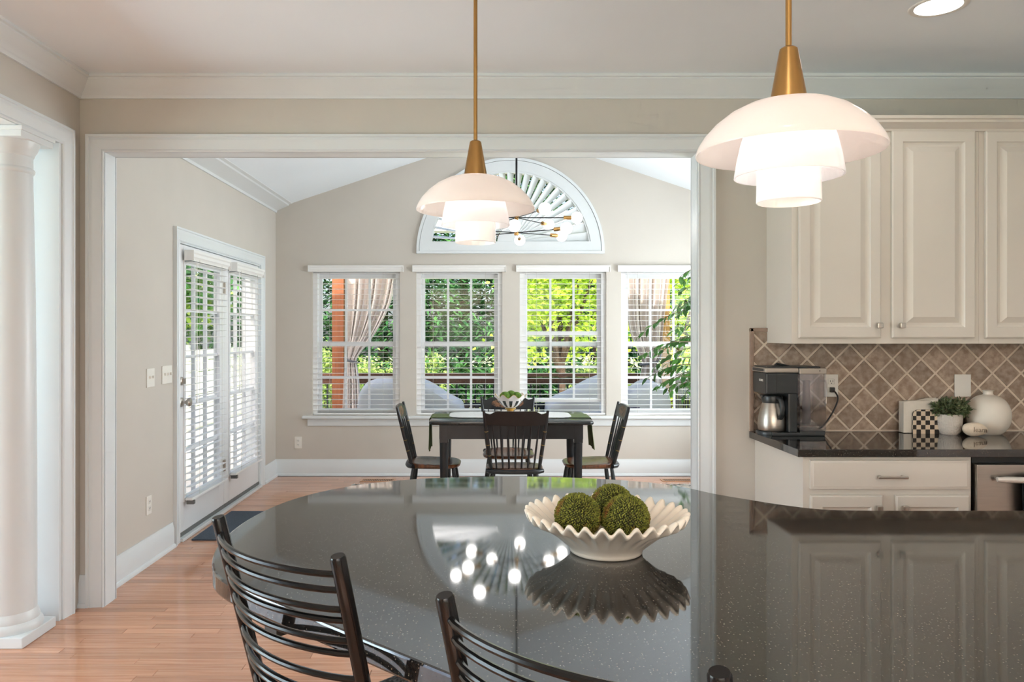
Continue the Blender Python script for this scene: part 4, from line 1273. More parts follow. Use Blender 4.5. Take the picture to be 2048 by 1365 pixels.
# runner with hanging ends, scalloped white mat, compote
M_sage = mat('sage_green_cloth', srgb(104, 116, 76), .95, var=.1, vscale=30, stretch=(1, 14, 1), bump=.4, bscale=120)
q = MB()
ry0, ry1 = 6.02, 6.30
path = [(TXa - .012, TZ - .245), (TXa - .012, TZ - .10), (TXa - .010, TZ - .01), (TXa - .004, TZ + .001), (TXa + .02, TZ + .003), (tcx, TZ + .003), (TXb - .02, TZ + .003), (TXb + .004, TZ + .001), (TXb + .010, TZ - .01), (TXb + .016, TZ - .10), (TXb + .03, TZ - .235)]
nn = 16
vs = []; fs = []
for i, (x_, z_) in enumerate(path):
    for j_ in range(nn + 1):
        u = j_ / nn
        hang = max(0, TZ - z_) / .24
        y_ = ry0 + (ry1 - ry0) * u
        vs.append((x_ + (.008 * math.sin(u * 26) * hang), y_ + .02 * hang * math.sin(u * 3), z_ - (.03 * abs(u - .5) * hang)))
for i in range(len(path) - 1):
    for j_ in range(nn):
        a = i * (nn + 1) + j_; fs.append((a, a + 1, a + nn + 2, a + nn + 1))
q.add(vs, fs)
o = q.build('table_runner', M_sage, ang=80); tag(o, 'sage green runner hanging over both table ends', 'table runner')
md = o.modifiers.new('thickness', 'SOLIDIFY'); md.thickness = .002; md.offset = 0
M_lace = mat('white_quilted_cloth', srgb(222, 222, 220), .9, var=.04, vscale=60, bump=.5, bscale=90)
q = MB()
sc_ = []
NS = 96
for i in range(NS * 3):
    a = 2 * PI * i / (NS * 3)
    # rounded rectangle with scalloped edge
    ex = 6
    c_, s_ = math.cos(a), math.sin(a)
    r_ = (abs(c_) ** ex + abs(s_) ** ex) ** (-1 / ex)
    k_ = 1 + .018 * abs(math.sin(a * 24))
    sc_.append((.205 + .47 * r_ * c_ * k_, 6.19 + .205 * r_ * s_ * k_))
q.prism(sc_, TZ + .0045, TZ + .0085)
tag(q.build('placemat', M_lace, smooth=False), 'white scalloped quilted mat over the green runner', 'table mat')
def stripe_mat():
    m_ = bpy.data.materials.new('striped_glaze'); m_.use_nodes = True
    N, L = nodes_of(m_)
    tc = N.new('ShaderNodeTexCoord'); sp = N.new('ShaderNodeSeparateXYZ'); L.new(tc.outputs['Object'], sp.inputs[0])
    at = N.new('ShaderNodeMath'); at.operation = 'ARCTAN2'; L.new(sp.outputs[1], at.inputs[0]); L.new(sp.outputs[0], at.inputs[1])
    mu = N.new('ShaderNodeMath'); mu.operation = 'MULTIPLY'; mu.inputs[1].default_value = 11.; L.new(at.outputs[0], mu.inputs[0])
    si = N.new('ShaderNodeMath'); si.operation = 'SINE'; L.new(mu.outputs[0], si.inputs[0])
    gt = N.new('ShaderNodeMath'); gt.operation = 'GREATER_THAN'; gt.inputs[1].default_value = 0; L.new(si.outputs[0], gt.inputs[0])
    z1 = N.new('ShaderNodeMath'); z1.operation = 'LESS_THAN'; z1.inputs[1].default_value = .118; L.new(sp.outputs[2], z1.inputs[0])
    z2 = N.new('ShaderNodeMath'); z2.operation = 'GREATER_THAN'; z2.inputs[1].default_value = .066; L.new(sp.outputs[2], z2.inputs[0])
    m1 = N.new('ShaderNodeMath'); m1.operation = 'MULTIPLY'; L.new(gt.outputs[0], m1.inputs[0]); L.new(z1.outputs[0], m1.inputs[1])
    m2 = N.new('ShaderNodeMath'); m2.operation = 'MULTIPLY'; L.new(m1.outputs[0], m2.inputs[0]); L.new(z2.outputs[0], m2.inputs[1])
    mx = N.new('ShaderNodeMixRGB'); mx.inputs[1].default_value = (*srgb(236, 230, 226), 1); mx.inputs[2].default_value = (*srgb(40, 46, 42), 1)
    L.new(m2.outputs[0], mx.inputs[0]); L.new(mx.outputs[0], N['Principled BSDF'].inputs['Base Color']); N['Principled BSDF'].inputs['Roughness'].default_value = .2
    return m_
M_gild = mat('gold_rim', srgb(206, 170, 100), .35, metal=.6, var=.1)
R = thing('compote_bowl', 'black and white striped pedestal bowl on dining table', 'bowl', (.208, 6.14, TZ + .0085))
wav = lambda r, z, a: (r * (1 + (.03 * math.cos(9 * a) if z > .13 else 0)), z + (.014 * math.cos(9 * a) * max(0, (z - .11) / .045)))
q = MB(); q.lathe([(.034, .058), (.046, .064), (.075, .085), (.096, .112), (.108, .135), (.124, .152), (.120, .153), (.104, .136), (.090, .112), (.070, .090), (.0001, .070)], seg=108, fn=wav); q.build('bowl', stripe_mat(), R)
q = MB(); q.lathe([(.1225, .1515), (.1245, .1535), (.1225, .1555), (.1205, .1535)], seg=108, fn=wav, close=True); q.build('gilded_rim', M_gild, R)
q = MB(); q.lathe([(.0001, 0), (.055, 0), (.056, .006), (.045, .012), (.028, .020), (.022, .030), (.030, .042), (.042, .050), (.044, .056), (.034, .060), (.0001, .060)], seg=32); q.build('pedestal', M_gild, R)
def moss2(c_, r, label, seed):
    rn = random.Random(seed)
    q = MB(); q.sphere(c_, r, 24, 16)
    for i in range(len(q.v)):
        p = Vector(q.v[i]) - Vector(c_); q.v[i] = tuple(Vector(c_) + p * (1 + rn.uniform(-.02, .02)))
    tag(q.build('moss_ball', M_moss2), label, 'moss ball', 'moss balls in the striped bowl')
M_moss2 = mat('green_moss', srgb(64, 92, 24), .9, col2=srgb(104, 136, 44), vscale=50, bump=1., bscale=200)
moss2((.165, 6.105, TZ + .152), .044, 'green moss ball toward the doors in the striped compote', 1)
moss2((.255, 6.100, TZ + .150), .044, 'green moss ball toward the ficus in the striped compote', 2)
moss2((.215, 6.185, TZ + .156), .043, 'green moss ball behind the other two in the striped compote', 3)

# spindle-back chairs
def chair(loc, rz, label):
    """faces local +y; origin on the floor under the seat centre"""
    R = thing('dining_chair', label, 'chair', loc, rz, 'spindle-back chairs round the dining table')
    SZ = .415
    q = MB()
    out = []
    for i in range(48):
        a = 2 * PI * i / 48
        c_, s_ = math.cos(a), math.sin(a)
        r_ = (abs(c_) ** 3.2 + abs(s_) ** 3.2) ** (-1 / 3.2)
        wx = .212 + .012 * s_
        out.append((wx * r_ * c_, .205 * r_ * s_))
    rows = [(.020, SZ - .034), (.004, SZ - .026), (0, SZ - .014), (.004, SZ - .004), (.018, SZ), (.06, SZ - .004), (.10, SZ - .010)]
    k = len(out)
    vs = [(x_, y_, z_ + (.012 * max(0, -y_ / .2) - .006 * max(0, y_ / .2) if z_ > SZ - .012 else 0)) for d_, z_ in rows for x_, y_ in offs(out, d_)]
    fs = [(i * k + a, i * k + (a + 1) % k, (i + 1) * k + (a + 1) % k, (i + 1) * k + a) for i in range(len(rows) - 1) for a in range(k)] + [tuple(range(k))[::-1], tuple((len(rows) - 1) * k + a for a in range(k))]
    q.add(vs, fs)
    so = q.build('seat', M_seatwood, R)
    q = MB()  # dark rear rail of the seat
    q.tube([(-.200, -.15, SZ - .012), (-.17, -.186, SZ - .012), (-.10, -.203, SZ - .012), (0, -.206, SZ - .012), (.10, -.203, SZ - .012), (.17, -.186, SZ - .012), (.200, -.15, SZ - .012)], .017, 10)
    q.build('seat_roll', M_blk, so)
    for sx in (-1, 1):
        for sy in (-1, 1):
            q = MB()
            q.tube([(sx * .205, sy * .205, .0), (sx * .190, sy * .190, .12), (sx * .170, sy * .165, .28), (sx * .155, sy * .150, SZ - .02)], [.011, .015, .017, .013], 10)
            q.build('leg', M_blk, R)
    for sy, z_ in ((1, .20), (-1, .16)):
        q = MB(); q.tube([(-.18, sy * .178, z_), (0, sy * .178, z_), (.18, sy * .178, z_)], [.007, .011, .007], 8); q.build('stretcher', M_blk, R)
    for sx in (-1, 1):
        q = MB(); q.tube([(sx * .180, -.178, .18), (sx * .180, 0, .18), (sx * .180, .178, .18)], [.007, .010, .007], 8); q.build('stretcher', M_blk, R)
    ZT = .855
    bk = lambda z_: -.165 - .105 * (z_ - SZ) / (ZT - SZ)
    for sx in (-1, 1):
        q = MB(); pts = []
        for i in range(7):
            z_ = SZ - .01 + (ZT - SZ + .01) * i / 6; pts.append((sx * (.175 + .055 * (z_ - SZ) / (ZT - SZ)), bk(z_), z_))
        q.tube(pts, [.012, .014, .0145, .0145, .014, .013, .010], 10); po = q.build('back_post', M_blk, R)
        q = MB()
        for z_ in (.52, .60, .70):
            p0, p1 = Vector((sx * (.175 + .055 * (z_ - SZ) / (ZT - SZ)), bk(z_), z_)), Vector((sx * (.175 + .055 * (z_ + .004 - SZ) / (ZT - SZ)), bk(z_ + .004), z_ + .004))
            q.tube([p0, p1], .0152, 10)
        q.build('gold_band', M_gold, po)
    # crest with a raised centre
    q = MB(); n_ = 24; vs = []; fs = []
    for i in range(n_ + 1):
        u = -1 + 2 * i / n_
        x_ = .222 * u
        top = ZT - .004 if abs(u) < .62 else ZT - .004 - .022 * (1 - math.cos(min(1, (abs(u) - .62) / .22) * PI)) / 2 + (.010 * max(0, (abs(u) - .86) / .14))
        bot = ZT - .105 - .006 * (1 - u * u)
        bow = -.018 * (1 - u * u)
        for (dy, z_) in ((-.009, bot), (-.009, top), (.009, top), (.009, bot)):
            vs.append((x_, bk(z_) + dy + bow, z_))
    for i in range(n_):
        for c_ in range(4): fs.append((4 * i + c_, 4 * i + (c_ + 1) % 4, 4 * i + 4 + (c_ + 1) % 4, 4 * i + 4 + c_))
    fs += [(0, 1, 2, 3), (4 * n_, 4 * n_ + 1, 4 * n_ + 2, 4 * n_ + 3)]
    q.add(vs, fs); cr = q.build('crest_rail', M_blk, R)
    q = MB(); vs = []; fs = []
    for i in range(13):
        u = -.62 + 1.24 * i / 12; hz = .034 * (1 - (u / .66) ** 4) + .004
        for z_ in (ZT - .055 - hz, ZT - .055 + hz): vs.append((.222 * u, bk(z_) + .0102 - .018 * (1 - u * u), z_))
    for i in range(12): fs.append((2 * i, 2 * i + 1, 2 * i + 3, 2 * i + 2))
    q.add(vs, fs); q.build('fruit_stencil', M_stencil, cr)
    for i in range(7):
        u = -1 + 2 * i / 6
        z0, z1 = SZ - .006, ZT - .108
        q = MB()
        xa, xb = u * .134, u * .168
        pts = [(xa + (xb - xa) * t_, bk(z0 + (z1 - z0) * t_) - .018 * (1 - u * u) * t_ - (.014 * (1 - u * u)) * (1 - t_), z0 + (z1 - z0) * t_) for t_ in (0, .25, .5, .75, 1)]
        q.tube(pts, [.0055, .0075, .0078, .0065, .005], 8); q.build('spindle', M_blk, R)
    return R
chair((.228, 5.86, .009), 0, 'spindle-back chair with its back turned, before the table')
chair((.205, 6.53, .009), PI, 'spindle-back chair with stencilled crest beyond the table')
chair((-.385, 6.09, .009), -PI / 2, 'spindle-back chair at the table end nearer the glazed doors')
chair((.820, 6.09, .009), PI / 2, 'spindle-back chair at the table end nearer the ficus')

# chandelier
M_arm = mat('black_arm_metal', (.02, .02, .02), .35, metal=.6, var=.1)
CXp, CYp = .258, 6.20
zapex = ZR - SL * abs(CXp - RIDX)
R = thing('sputnik_chandelier', 'black and brass starburst chandelier with round bulbs over table', 'chandelier', (CXp, CYp, 2.2))
q = MB(); q.lathe([(.0001, zapex - 2.2 - .03), (.06, zapex - 2.2 - .03), (.062, zapex - 2.2), (.0001, zapex - 2.2)], seg=24); q.build('canopy', M_arm, R)
q = MB(); q.tube([(0, 0, .16), (0, 0, zapex - 2.2 - .02)], .008, 10); q.build('rod', M_arm, R)
q = MB(); q.lathe([(.0001, -.005), (.018, -.002), (.020, .02), (.012, .03), (.012, .125), (.020, .135), (.020, .155), (.012, .165), (.0001, .165)], seg=20); q.build('hub', M_brass, R)
arms = [(.48, .0, .137), (.19, -.45, .137), (.29, .40, .137), (-.48, 0, .137), (-.29, -.40, .137), (-.19, .45, .137),
        (.37, -.26, .018), (.38, .21, .018), (-.03, -.40, .018), (.05, .50, .018), (-.38, -.19, .018), (-.36, .26, .018)]
for (dx, dy, z_) in arms:
    v = Vector((dx, dy, 0)); d_ = v.normalized(); Lh = v.length
    q = MB(); q.tube([(0, 0, z_), tuple(d_ * (Lh - .095) + Vector((0, 0, z_)))], .004, 8); ao = q.build('arm', M_arm, R)
    q = MB(); q.tube([tuple(d_ * (Lh - .105) + Vector((0, 0, z_))), tuple(d_ * (Lh - .035) + Vector((0, 0, z_)))], .0155, 14); q.build('socket', M_brass, ao)
    q = MB(); q.sphere(tuple(d_ * Lh + Vector((0, 0, z_))), .046, 18, 12); q.build('bulb', M_bulb, ao)

# ficus
M_fic = mat('ficus_leaf', srgb(44, 84, 36), .3, col2=srgb(82, 130, 58), vscale=9, isl=.35, trans=.3)
M_bark = mat('grey_bark', srgb(108, 92, 74), .9, var=.2, vscale=20, bump=.6, bscale=60)
R = thing('ficus_tree', 'tall indoor ficus with glossy leaves half hidden by the opening', 'plant', (2.04, 6.72, 0))
q = MB(); q.lathe([(.0001, 0), (.14, 0), (.15, .02), (.185, .30), (.195, .31), (.195, .33), (.18, .33), (.172, .29), (.0001, .28)], seg=36); q.build('pot', mat('black_planter', (.02, .02, .022), .4, var=.1), R)
q = MB()
trunk = [(0, 0, .26), (-.05, .01, .7), (-.12, -.01, 1.0), (-.11, 0, 1.5), (-.12, 0, 2.05)]
q.tube(trunk, [.022, .020, .017, .014, .007], 10)
rn = random.Random(12)
lm = []
for k_ in range(3):
    b = MB()
    W_, L_ = .036 + .004 * k_, .072 + .008 * k_
    cols = [(0, 0), (.25, .8), (.5, 1.), (.75, .62), (1., 0.)]
    vs = [(0, 0, 0)]
    for (t_, w_) in cols[1:-1]:
        vs += [(-W_ / 2 * w_, t_ * L_, .004 - t_ * t_ * .014), (0, t_ * L_, -t_ * t_ * .014), (W_ / 2 * w_, t_ * L_, .004 - t_ * t_ * .014)]
    vs.append((0, L_, -.016))
    fs = [(0, 2, 1), (0, 3, 2), (1, 2, 5, 4), (2, 3, 6, 5), (4, 5, 8, 7), (5, 6, 9, 8), (7, 8, 10), (8, 9, 10)]
    b.add(vs, fs); lm.append(b.mesh('leaf', M_fic))
nleaf = 0
tries = 0
spots = []
branches = []
for k_ in range(42):
    z0 = rn.uniform(.95, 2.0); a = rn.uniform(PI * .62, PI * 1.38) if k_ < 32 else rn.uniform(-1.2, 1.2)
    L_ = rn.uniform(.30, .50) * (1 if z0 < 1.7 else .8)
    if k_ >= 32: L_ *= .8
    if k_ == 0: z0, a, L_ = 1.62, PI * 1.0, .60
    if k_ == 1: z0, a, L_ = 1.30, PI * 1.05, .60
    if k_ == 2: z0, a, L_ = 1.12, PI * .98, .52
    d_ = Vector((math.cos(a), math.sin(a), rn.uniform(.1, .5)))
    pts = [Vector((-.115, 0, z0)) + d_ * L_ * t_ - Vector((0, 0, .42 * L_ * t_ * t_ * 1.3)) for t_ in (0, .25, .5, .75, 1.)]
    q.tube(pts, [.005, .004, .003, .0022, .0012], 5)
    branches.append((pts, d_))
q.build('trunk_and_branches', M_bark, R)
per = 7
for bi, (pts, d_) in enumerate(branches):
    for t_i in range(per if bi > 2 else 12):
        f_ = .34 + .66 * (t_i + rn.random() * .6) / (per if bi > 2 else 12)
        f_ = min(f_, .999); k_ = int(f_ * 4); p = pts[k_].lerp(pts[k_ + 1], f_ * 4 - k_)
        yaw = math.atan2(-d_.x, d_.y) + rn.choice((-1, 1)) * rn.uniform(.2, 1.2)
        if (R.location + p).x > 2.52: continue
        child('leaf', rn.choice(lm), R, p, (rn.uniform(-1.3, -.3), rn.uniform(-.7, .7), yaw), (1, 1, 1)); nleaf += 1
# ------------------------------------------------------------------ outdoors: deck, garden
M_deck = mat('deck_boards', srgb(150, 138, 122), .8, var=.12, vscale=6, stretch=(1, 8, 1))
M_cedar = mat('cedar_wood', srgb(124, 68, 34), .6, col2=srgb(146, 84, 46), vscale=6, stretch=(8, 8, .6))
M_honey = mat('honey_wood', srgb(180, 136, 74), .6, col2=srgb(200, 154, 88), vscale=6, stretch=(8, 8, .6))
M_rail = mat('stained_rail_wood', srgb(98, 62, 44), .6, var=.15, vscale=6, stretch=(.6, 8, 8))
M_bal = mat('dark_baluster', (.02, .022, .024), .5, var=.1)
M_grass = mat('lawn_grass', srgb(186, 200, 128), .95, col2=srgb(222, 222, 168), vscale=.8, bump=.5, bscale=20)
ZD = -.16
q = MB(); q.box((-2.4, YB + .15, ZD - .12), (4.6, 9.62, ZD)); struct(q.build('deck', M_deck), 'wooden deck outside the nook windows')
q = MB(); q.add([(-60, -20, -1.02), (60, -20, -1.02), (60, 80, -1.02), (-60, 80, -1.02)], [(0, 1, 2, 3)])
struct(q.build('lawn', M_grass), 'sunlit lawn beyond the deck')
q = MB(); q.box((-4.6, 4.3, -.9), (-2.24, 16, -.14)); struct(q.build('patio', mat('pale_patio_stone', srgb(214, 208, 198), .85, var=.05, vscale=3)), 'pale patio outside the glazed doors')
# fence added beyond the patio to show bright white in the sun
R = thing('garden_fence', 'white board fence seen through the glazed doors', 'fence', (-4.7, 10.5, -.9))
M_fence = mat('white_fence_paint', srgb(236, 232, 224), .7, var=.03)
fm = MB(); fm.box((-.012, -6, 0), (.012, 6, .17)); fme = fm.mesh('board', M_fence, smooth=False)
for k in range(11): child('board', fme, R, (0, 0, .02 + .185 * k))
pm = MB(); pm.box((-.05, -.05, 0), (.05, .05, 2.12)); pme = pm.mesh('post', M_fence, smooth=False)
for k in range(7): child('post', pme, R, (-.07, -6 + 2 * k, 0))

def rail(name, label, p0, p1, bal_n):
    R = thing(name, label, 'railing', ((p0[0] + p1[0]) / 2, (p0[1] + p1[1]) / 2, ZD))
    d_ = Vector((p1[0] - p0[0], p1[1] - p0[1], 0)); L_ = d_.length; a = math.atan2(d_.y, d_.x)
    R.rotation_euler = (0, 0, a)
    for nm, z0, z1, w_ in (('cap_rail', 1.045, 1.085, .14), ('top_rail', .955, 1.035, .045), ('bottom_rail', .09, .17, .045)):
        q = MB(); q.box((-L_ / 2, -w_ / 2, z0), (L_ / 2, w_ / 2, z1), .003); q.build(nm, M_rail, R)
    bm_ = MB(); bm_.box((-.010, -.010, .165), (.010, .010, .96)); me = bm_.mesh('baluster', M_bal, smooth=False)
    for k in range(bal_n): child('baluster', me, R, (-L_ / 2 + L_ * (k + .5) / bal_n, 0, 0))
    return R
rail('deck_railing', 'brown deck railing with dark balusters behind the garden view', (-2.3, 9.5), (2.2, 9.5), 40)
rail('deck_railing', 'side deck railing seen past the ficus', (2.32, 9.45), (2.32, 7.98), 14)
def post(x_, m_, label, wd=.14):
    q = MB(); q.box((x_ - wd / 2, 9.22, ZD), (x_ + wd / 2, 9.22 + wd, 2.62), .006)
    return tag(q.build('porch_post', m_), label, 'post', 'porch posts')
post(-1.728, M_cedar, 'orange cedar porch post outside the first window')
post(2.155, M_honey, 'honey coloured porch post behind the ficus', .085)
q = MB(); q.box((-2.4, 9.19, 2.62), (2.6, 9.39, 2.86), .006)
tag(q.build('porch_beam', mat('pale_beam_paint', srgb(214, 218, 224), .7, var=.03)), 'pale beam carried by the porch posts above the windows', 'beam')

# curtains
M_drape = mat('blush_outdoor_fabric', srgb(240, 230, 225), .9, var=.04, vscale=12, stretch=(14, 14, .3), trans=.3)
M_tie = mat('grey_tie_cord', srgb(96, 96, 100), .8, var=.1)
def drape(label, rows, y_, folds, tie, to_post):
    """rows = (z, x_left, x_right)"""
    R = thing('porch_curtain', label, 'curtain', (tie[0], y_, ZD + .02), 0, 'porch curtains')
    q = MB(); n_ = folds * 8; vs = []; fs = []
    rr_ = catmull(rows, 6)
    for (z_, a, b_) in rr_:
        w_ = b_ - a
        amp = .045 if w_ > .35 else .03
        for k in range(n_ + 1):
            u = k / n_
            vs.append((a + w_ * u + .012 * math.sin(u * folds * 4.1 + 1), y_ + amp * math.sin(2 * PI * folds * u + .4 * math.sin(z_ * 3)), z_))
    for i in range(len(rr_) - 1):
        for k in range(n_):
            p = i * (n_ + 1) + k; fs.append((p, p + 1, p + n_ + 2, p + n_ + 1))
    q.add(vs, fs); o = q.build('fabric', M_drape, R, world=True, ang=80)
    md = o.modifiers.new('thickness', 'SOLIDIFY'); md.thickness = .003
    q = MB(); hw_ = tie[2]
    loop = [(tie[0] + hw_ * 1.08 * math.cos(2 * PI * i / 20), y_ + .062 * math.sin(2 * PI * i / 20), tie[1] + .02 * math.cos(2 * PI * i / 20) * (1 if to_post > tie[0] else -1)) for i in range(21)]
    q.tube(loop, .013, 7)
    sg = 1 if to_post > tie[0] else -1
    q.tube([(tie[0] + sg * hw_, y_ - .03, tie[1] + .02), (to_post - sg * .03, 9.215, tie[1] + .10)], .012, 7)
    q.build('tie_back', M_tie, R, world=True)
X_ = lambda px_, d_: (px_ - 968) * d_ / 1560
Z_ = lambda py_, d_: H - (py_ - 665) * d_ / 1560
d_ = 9.1
drape('blush curtain tied beside the orange cedar post', [(2.60, X_(686, d_), X_(815, d_)), (Z_(548, d_), X_(690, d_), X_(795, d_)), (Z_(610, d_), X_(690, d_), X_(780, d_)), (Z_(665, d_), X_(690, d_), X_(752, d_)), (Z_(705, d_), X_(690, d_), X_(722, d_)),
      (Z_(722, d_), X_(691, d_), X_(713, d_)), (Z_(745, d_), X_(689, d_), X_(716, d_)), (Z_(790, d_), X_(686, d_), X_(720, d_)), (ZD + .03, X_(682, d_), X_(726, d_))], d_, 9, (X_(702, d_), Z_(722, d_), .066), -1.66)
drape('blush curtain tied to the honey post behind the ficus', [(2.60, X_(1240, d_), X_(1348, d_)), (Z_(548, d_), X_(1247, d_), X_(1340, d_)), (Z_(610, d_), X_(1250, d_), X_(1332, d_)), (Z_(665, d_), X_(1258, d_), X_(1326, d_)), (Z_(705, d_), X_(1275, d_), X_(1322, d_)),
      (Z_(727, d_), X_(1283, d_), X_(1314, d_)), (Z_(750, d_), X_(1279, d_), X_(1320, d_)), (Z_(790, d_), X_(1275, d_), X_(1326, d_)), (ZD + .03, X_(1270, d_), X_(1332, d_))], d_, 10, (X_(1298, d_), Z_(727, d_), .095), 2.12)

# covered furniture on the deck
M_cover = mat('pale_grey_cover', srgb(208, 206, 206), .75, var=.04, vscale=5, bump=.25, bscale=14)
M_lbl = mat('dark_cover_label', srgb(60, 52, 84), .6, col2=srgb(96, 90, 120), vscale=30)
def cover(label, xs_, zs_, y0, y1, cat='furniture cover'):
    """draped cover: ridge profile xs_/zs_ along x, hanging to the deck with soft folds"""
    R = thing('furniture_cover', label, cat, ((xs_[0] + xs_[-1]) / 2, (y0 + y1) / 2, ZD), 0, 'covered furniture on the deck')
    q = MB()
    prof = catmull(list(zip(xs_, zs_)), 6)
    ny = 10
    vs = []; fs = []
    nx = len(prof)
    for i, (x_, z_) in enumerate(prof):
        u_ = i / (nx - 1)
        ring_ = [(y0 - .03 + .012 * math.sin(u_ * 20), ZD), (y0 - .015 + .015 * math.sin(u_ * 17 + 1), ZD + (z_ - ZD) * .5), (y0 + .01, z_ - .12)]
        for k in range(ny + 1):
            v_ = k / ny
            ring_.append((y0 + .03 + (y1 - y0 - .06) * v_, z_ - .06 * abs(2 * v_ - 1) ** 3 + .006 * math.sin(u_ * 13 + v_ * 9)))
        ring_ += [(y1 - .01, z_ - .12), (y1 + .015, ZD + (z_ - ZD) * .5), (y1 + .03, ZD)]
        m_ = len(ring_)
        vs += [(x_, a, b_) for a, b_ in ring_]
    for i in range(nx - 1):
        for k in range(m_ - 1):
            fs.append((i * m_ + k, i * m_ + k + 1, (i + 1) * m_ + k + 1, (i + 1) * m_ + k))
    fs += [tuple(range(m_)), tuple((nx - 1) * m_ + k for k in range(m_))[::-1]]
    q.add(vs, fs); q.build('cover', M_cover, R, world=True, ang=50)
    return R
d_ = 8.5
cover('pale cover over furniture beside the tied curtain and cedar post', [X_(p, d_) for p in (716, 722, 745, 790, 845, 900, 924, 930)], [Z_(p, d_) for p in (830, 778, 762, 756, 762, 793, 806, 835)], 8.35, 9.0)
cover('pale cover over furniture behind the chair nearest the ficus, rising steeply', [X_(p, d_) for p in (1092, 1100, 1150, 1195, 1222, 1236)], [Z_(p, d_) for p in (825, 803, 777, 756, 755, 830)], 8.35, 9.0)
cv = cover('pale cover with dark label below the second curtain', [X_(p, d_) for p in (1243, 1250, 1270, 1296, 1326, 1333, 1336)], [Z_(p, d_) for p in (830, 786, 772, 761, 772, 782, 835)], 8.30, 8.92)
q = MB(); q.box((X_(1253, d_), 8.268, Z_(821, d_)), (X_(1271, d_), 8.276, Z_(811, d_))); q.build('label_patch', M_lbl, cv, world=True)
# dark slatted bench
R = thing('patio_bench', 'dark slatted patio bench between the covered furniture', 'bench', (.33, 8.75, ZD))
bx0, bx1 = X_(928, 8.7) , X_(1090, 8.7)
M_navy = mat('dark_navy_paint', (.014, .018, .026), .5, var=.1)
q = MB(); q.box((bx0, 8.72, .585), (bx1, 8.76, .635), .004); q.build('top_rail', M_navy, R, world=True)
q = MB(); q.box((bx0, 8.72, .30), (bx1, 8.76, .35), .004); q.build('lower_rail', M_navy, R, world=True)
nb = 15
for k in range(nb):
    xx = bx0 + (bx1 - bx0) * (k + .5) / nb
    q = MB(); q.box((xx - .020, 8.73, .34), (xx + .020, 8.75, .59)); q.build('slat', M_navy, R, world=True)
q = MB(); q.box((bx0, 8.30, .22), (bx1, 8.72, .26), .004); q.build('seat', M_navy, R, world=True)
for xx in (bx0 + .03, bx1 - .03):
    for yy in (8.33, 8.74):
        q = MB(); q.box((xx - .025, yy - .025, ZD), (xx + .025, yy + .025, .22 if yy < 8.5 else .60)); q.build('leg', M_navy, R, world=True)

# trees ------------------------------------------------------------------------
def leafmat(name, c1, c2, tr, isl_):
    return mat(name, c1, .8, col2=c2, vscale=.9, isl=isl_, trans=tr, detail=4, spec=.12)
M_con = leafmat('conifer_green', srgb(30, 76, 46), srgb(84, 132, 72), .3, .5)
M_con2 = leafmat('deep_conifer_green', srgb(24, 64, 42), srgb(60, 108, 60), .3, .5)
M_map = leafmat('yellow_green_leaf', srgb(150, 190, 52), srgb(214, 228, 104), .5, .3)
M_shr = leafmat('light_shrub_green', srgb(110, 150, 74), srgb(188, 200, 120), .35, .35)
M_trunk = mat('brown_bark', srgb(70, 54, 42), .95, var=.25, vscale=10, bump=.8, bscale=20)
GZ = -1.02
def conifer(x_, y_, h_, rad, m_, label, seed, n=9000, ls=.34):
    rn = random.Random(seed)
    R = thing('conifer_tree', label, 'tree', (x_, y_, GZ), 0, 'conifers behind the lawn')
    q = MB(); q.tube([(0, 0, 0), (0, 0, h_ * .6), (0, 0, h_ * .97)], [.22, .14, .03], 8); q.build('trunk', M_trunk, R)
    q = MB()
    for i in range(n):
        t_ = rn.random() ** 1.15
        z_ = .9 + (h_ - .9) * t_
        tier = .82 + .18 * math.sin(z_ * 5.2 + seed)
        rmax = rad * (1 - t_ * .92) * tier
        a = rn.uniform(0, 2 * PI); r_ = rmax * math.sqrt(rn.uniform(.30, 1))
        p = Vector((r_ * math.cos(a), r_ * math.sin(a), z_ - .28 * r_))
        dd = Vector((math.cos(a + rn.uniform(-.6, .6)), math.sin(a + rn.uniform(-.6, .6)), rn.uniform(-.75, .05)))
        leaf_quad(q, p, dd, Vector((rn.uniform(-.4, .4), rn.uniform(-.4, .4), 1)), ls * rn.uniform(.6, 1.25), ls * rn.uniform(.18, .34))
    o = q.build('foliage', m_, R, smooth=False); o['kind'] = 'stuff'
conifer(-5.6, 25.5, 12.5, 3.4, M_con, 'layered conifer seen left of the cedar post', 1)
conifer(-2.2, 24.6, 13.5, 3.6, M_con, 'dark conifer seen behind the tied blush curtain', 2)
conifer(.6, 25.2, 13.0, 3.5, M_con, 'layered dark conifer filling the second window', 3)
conifer(3.9, 26.5, 12.0, 3.4, M_con2, 'dark conifer behind the bright yellow-green tree', 4)
conifer(7.6, 26, 12.5, 3.5, M_con2, 'dark conifer beyond the ficus window', 5)
for k, (x_, y_) in enumerate(((-9.5, 28), (-4.0, 31), (-.8, 31), (2.2, 31.5), (5.8, 32), (11, 29))):
    conifer(x_, y_, 14, 4.4, M_con2, 'far dark conifer, number %s in the back row' % ['one', 'two', 'three', 'four', 'five', 'six'][k], 20 + k, 4200, .62)
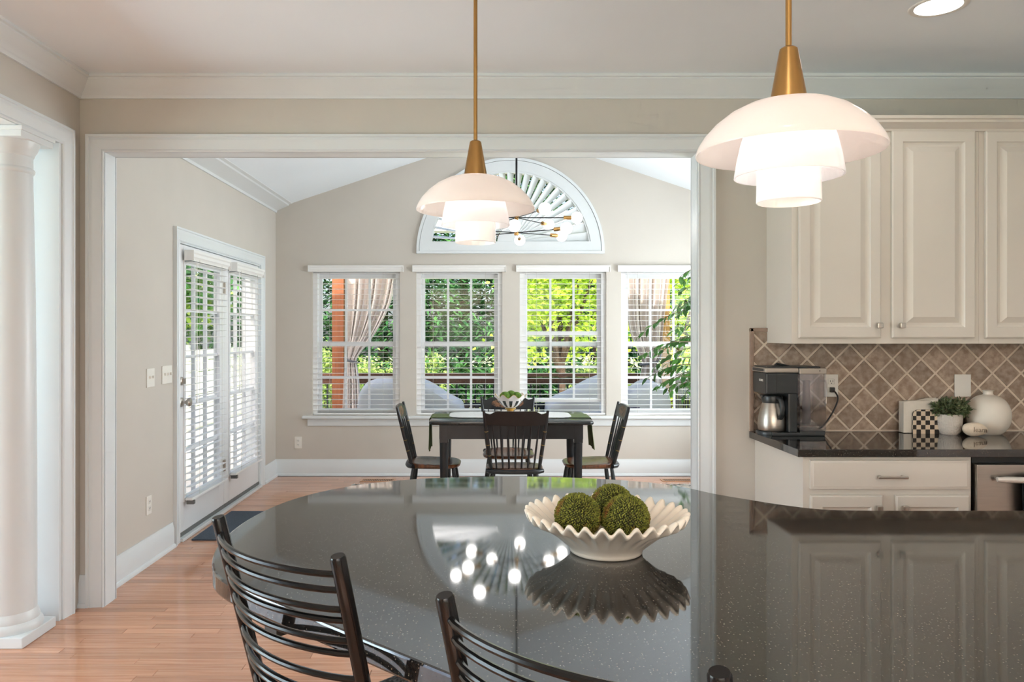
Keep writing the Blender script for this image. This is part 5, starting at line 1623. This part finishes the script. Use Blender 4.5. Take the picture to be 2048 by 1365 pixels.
def broadleaf(name, x_, y_, zc, rx, rz_, m_, label, seed, n, ls, trunk=True, gz=GZ, cat='tree', grp=None):
    rn = random.Random(seed)
    R = thing(name, label, cat, (x_, y_, gz), 0, grp)
    q = MB()
    if trunk:
        q.tube([(0, 0, 0), (.05, 0, (zc - gz) * .5), (0, .05, zc - gz)], [.09, .07, .04], 8)
        for k in range(6):
            a = k * 1.05; q.tube([(0, 0, (zc - gz) * .55), (math.cos(a) * rx * .5, math.sin(a) * rx * .5, zc - gz + .2), (math.cos(a) * rx * .8, math.sin(a) * rx * .8, zc - gz + rz_ * .4)], [.05, .03, .012], 6)
    else:
        for k in range(6):
            a = k * 1.05; q.tube([(0, 0, 0), (math.cos(a) * rx * .4, math.sin(a) * rx * .4, (zc - gz) * .8)], [.02, .008], 5)
    q.build('trunk', M_trunk, R)
    q = MB()
    clumps = [Vector((rn.gauss(0, .45) * rx, rn.gauss(0, .45) * rx, zc - gz + rn.gauss(0, .45) * rz_)) for _ in range(26)]
    for i in range(n):
        c_ = rn.choice(clumps)
        v_ = Vector((rn.gauss(0, 1), rn.gauss(0, 1), rn.gauss(0, .8))) * rx * .20
        p = c_ + v_
        if p.z < .05: continue
        leaf_quad(q, p, Vector((rn.uniform(-1, 1), rn.uniform(-1, 1), rn.uniform(-.9, .2))), Vector((rn.uniform(-1, 1), rn.uniform(-1, 1), 1)), ls * rn.uniform(.7, 1.3), ls * rn.uniform(.5, .85))
    o = q.build('foliage', m_, R, smooth=False); o['kind'] = 'stuff'
broadleaf('maple_tree', 1.35, 14.0, 2.15, 1.15, 1.6, M_map, 'bright yellow-green leafy tree filling the third window', 11, 9000, .11)
broadleaf('maple_tree', 4.2, 17.5, 1.9, 1.4, 1.7, M_map, 'bright leafy tree beyond the honey post', 12, 5000, .14)
for k, (px_, dd_, zc, rx, lb) in enumerate(((655, 20, .2, .95, 'pale green shrub between cedar post and window edge'), (765, 19, .1, .85, 'light green shrub seen under the tied curtain'), (850, 21, -.1, .75, 'small pale shrub at the edge of the second window'), (1215, 20, .0, .9, 'shrub behind the steep furniture cover'))):
    broadleaf('garden_shrub', X_(px_, dd_), dd_, zc, rx, .7, M_shr, lb, 40 + k, 2600, .10, trunk=False, cat='shrub', grp='shrubs on the lawn')
for k, (x_, y_) in enumerate(((-7.2, 15.0), (-8.2, 19.5), (-6.8, 11.5))):
    broadleaf('garden_tree', x_, y_, 2.6, 1.7, 1.8, M_con if k != 1 else M_shr, 'leafy tree over the fence, %s the patio' % ['beside', 'far past', 'close to'][k], 60 + k, 4200, .20)
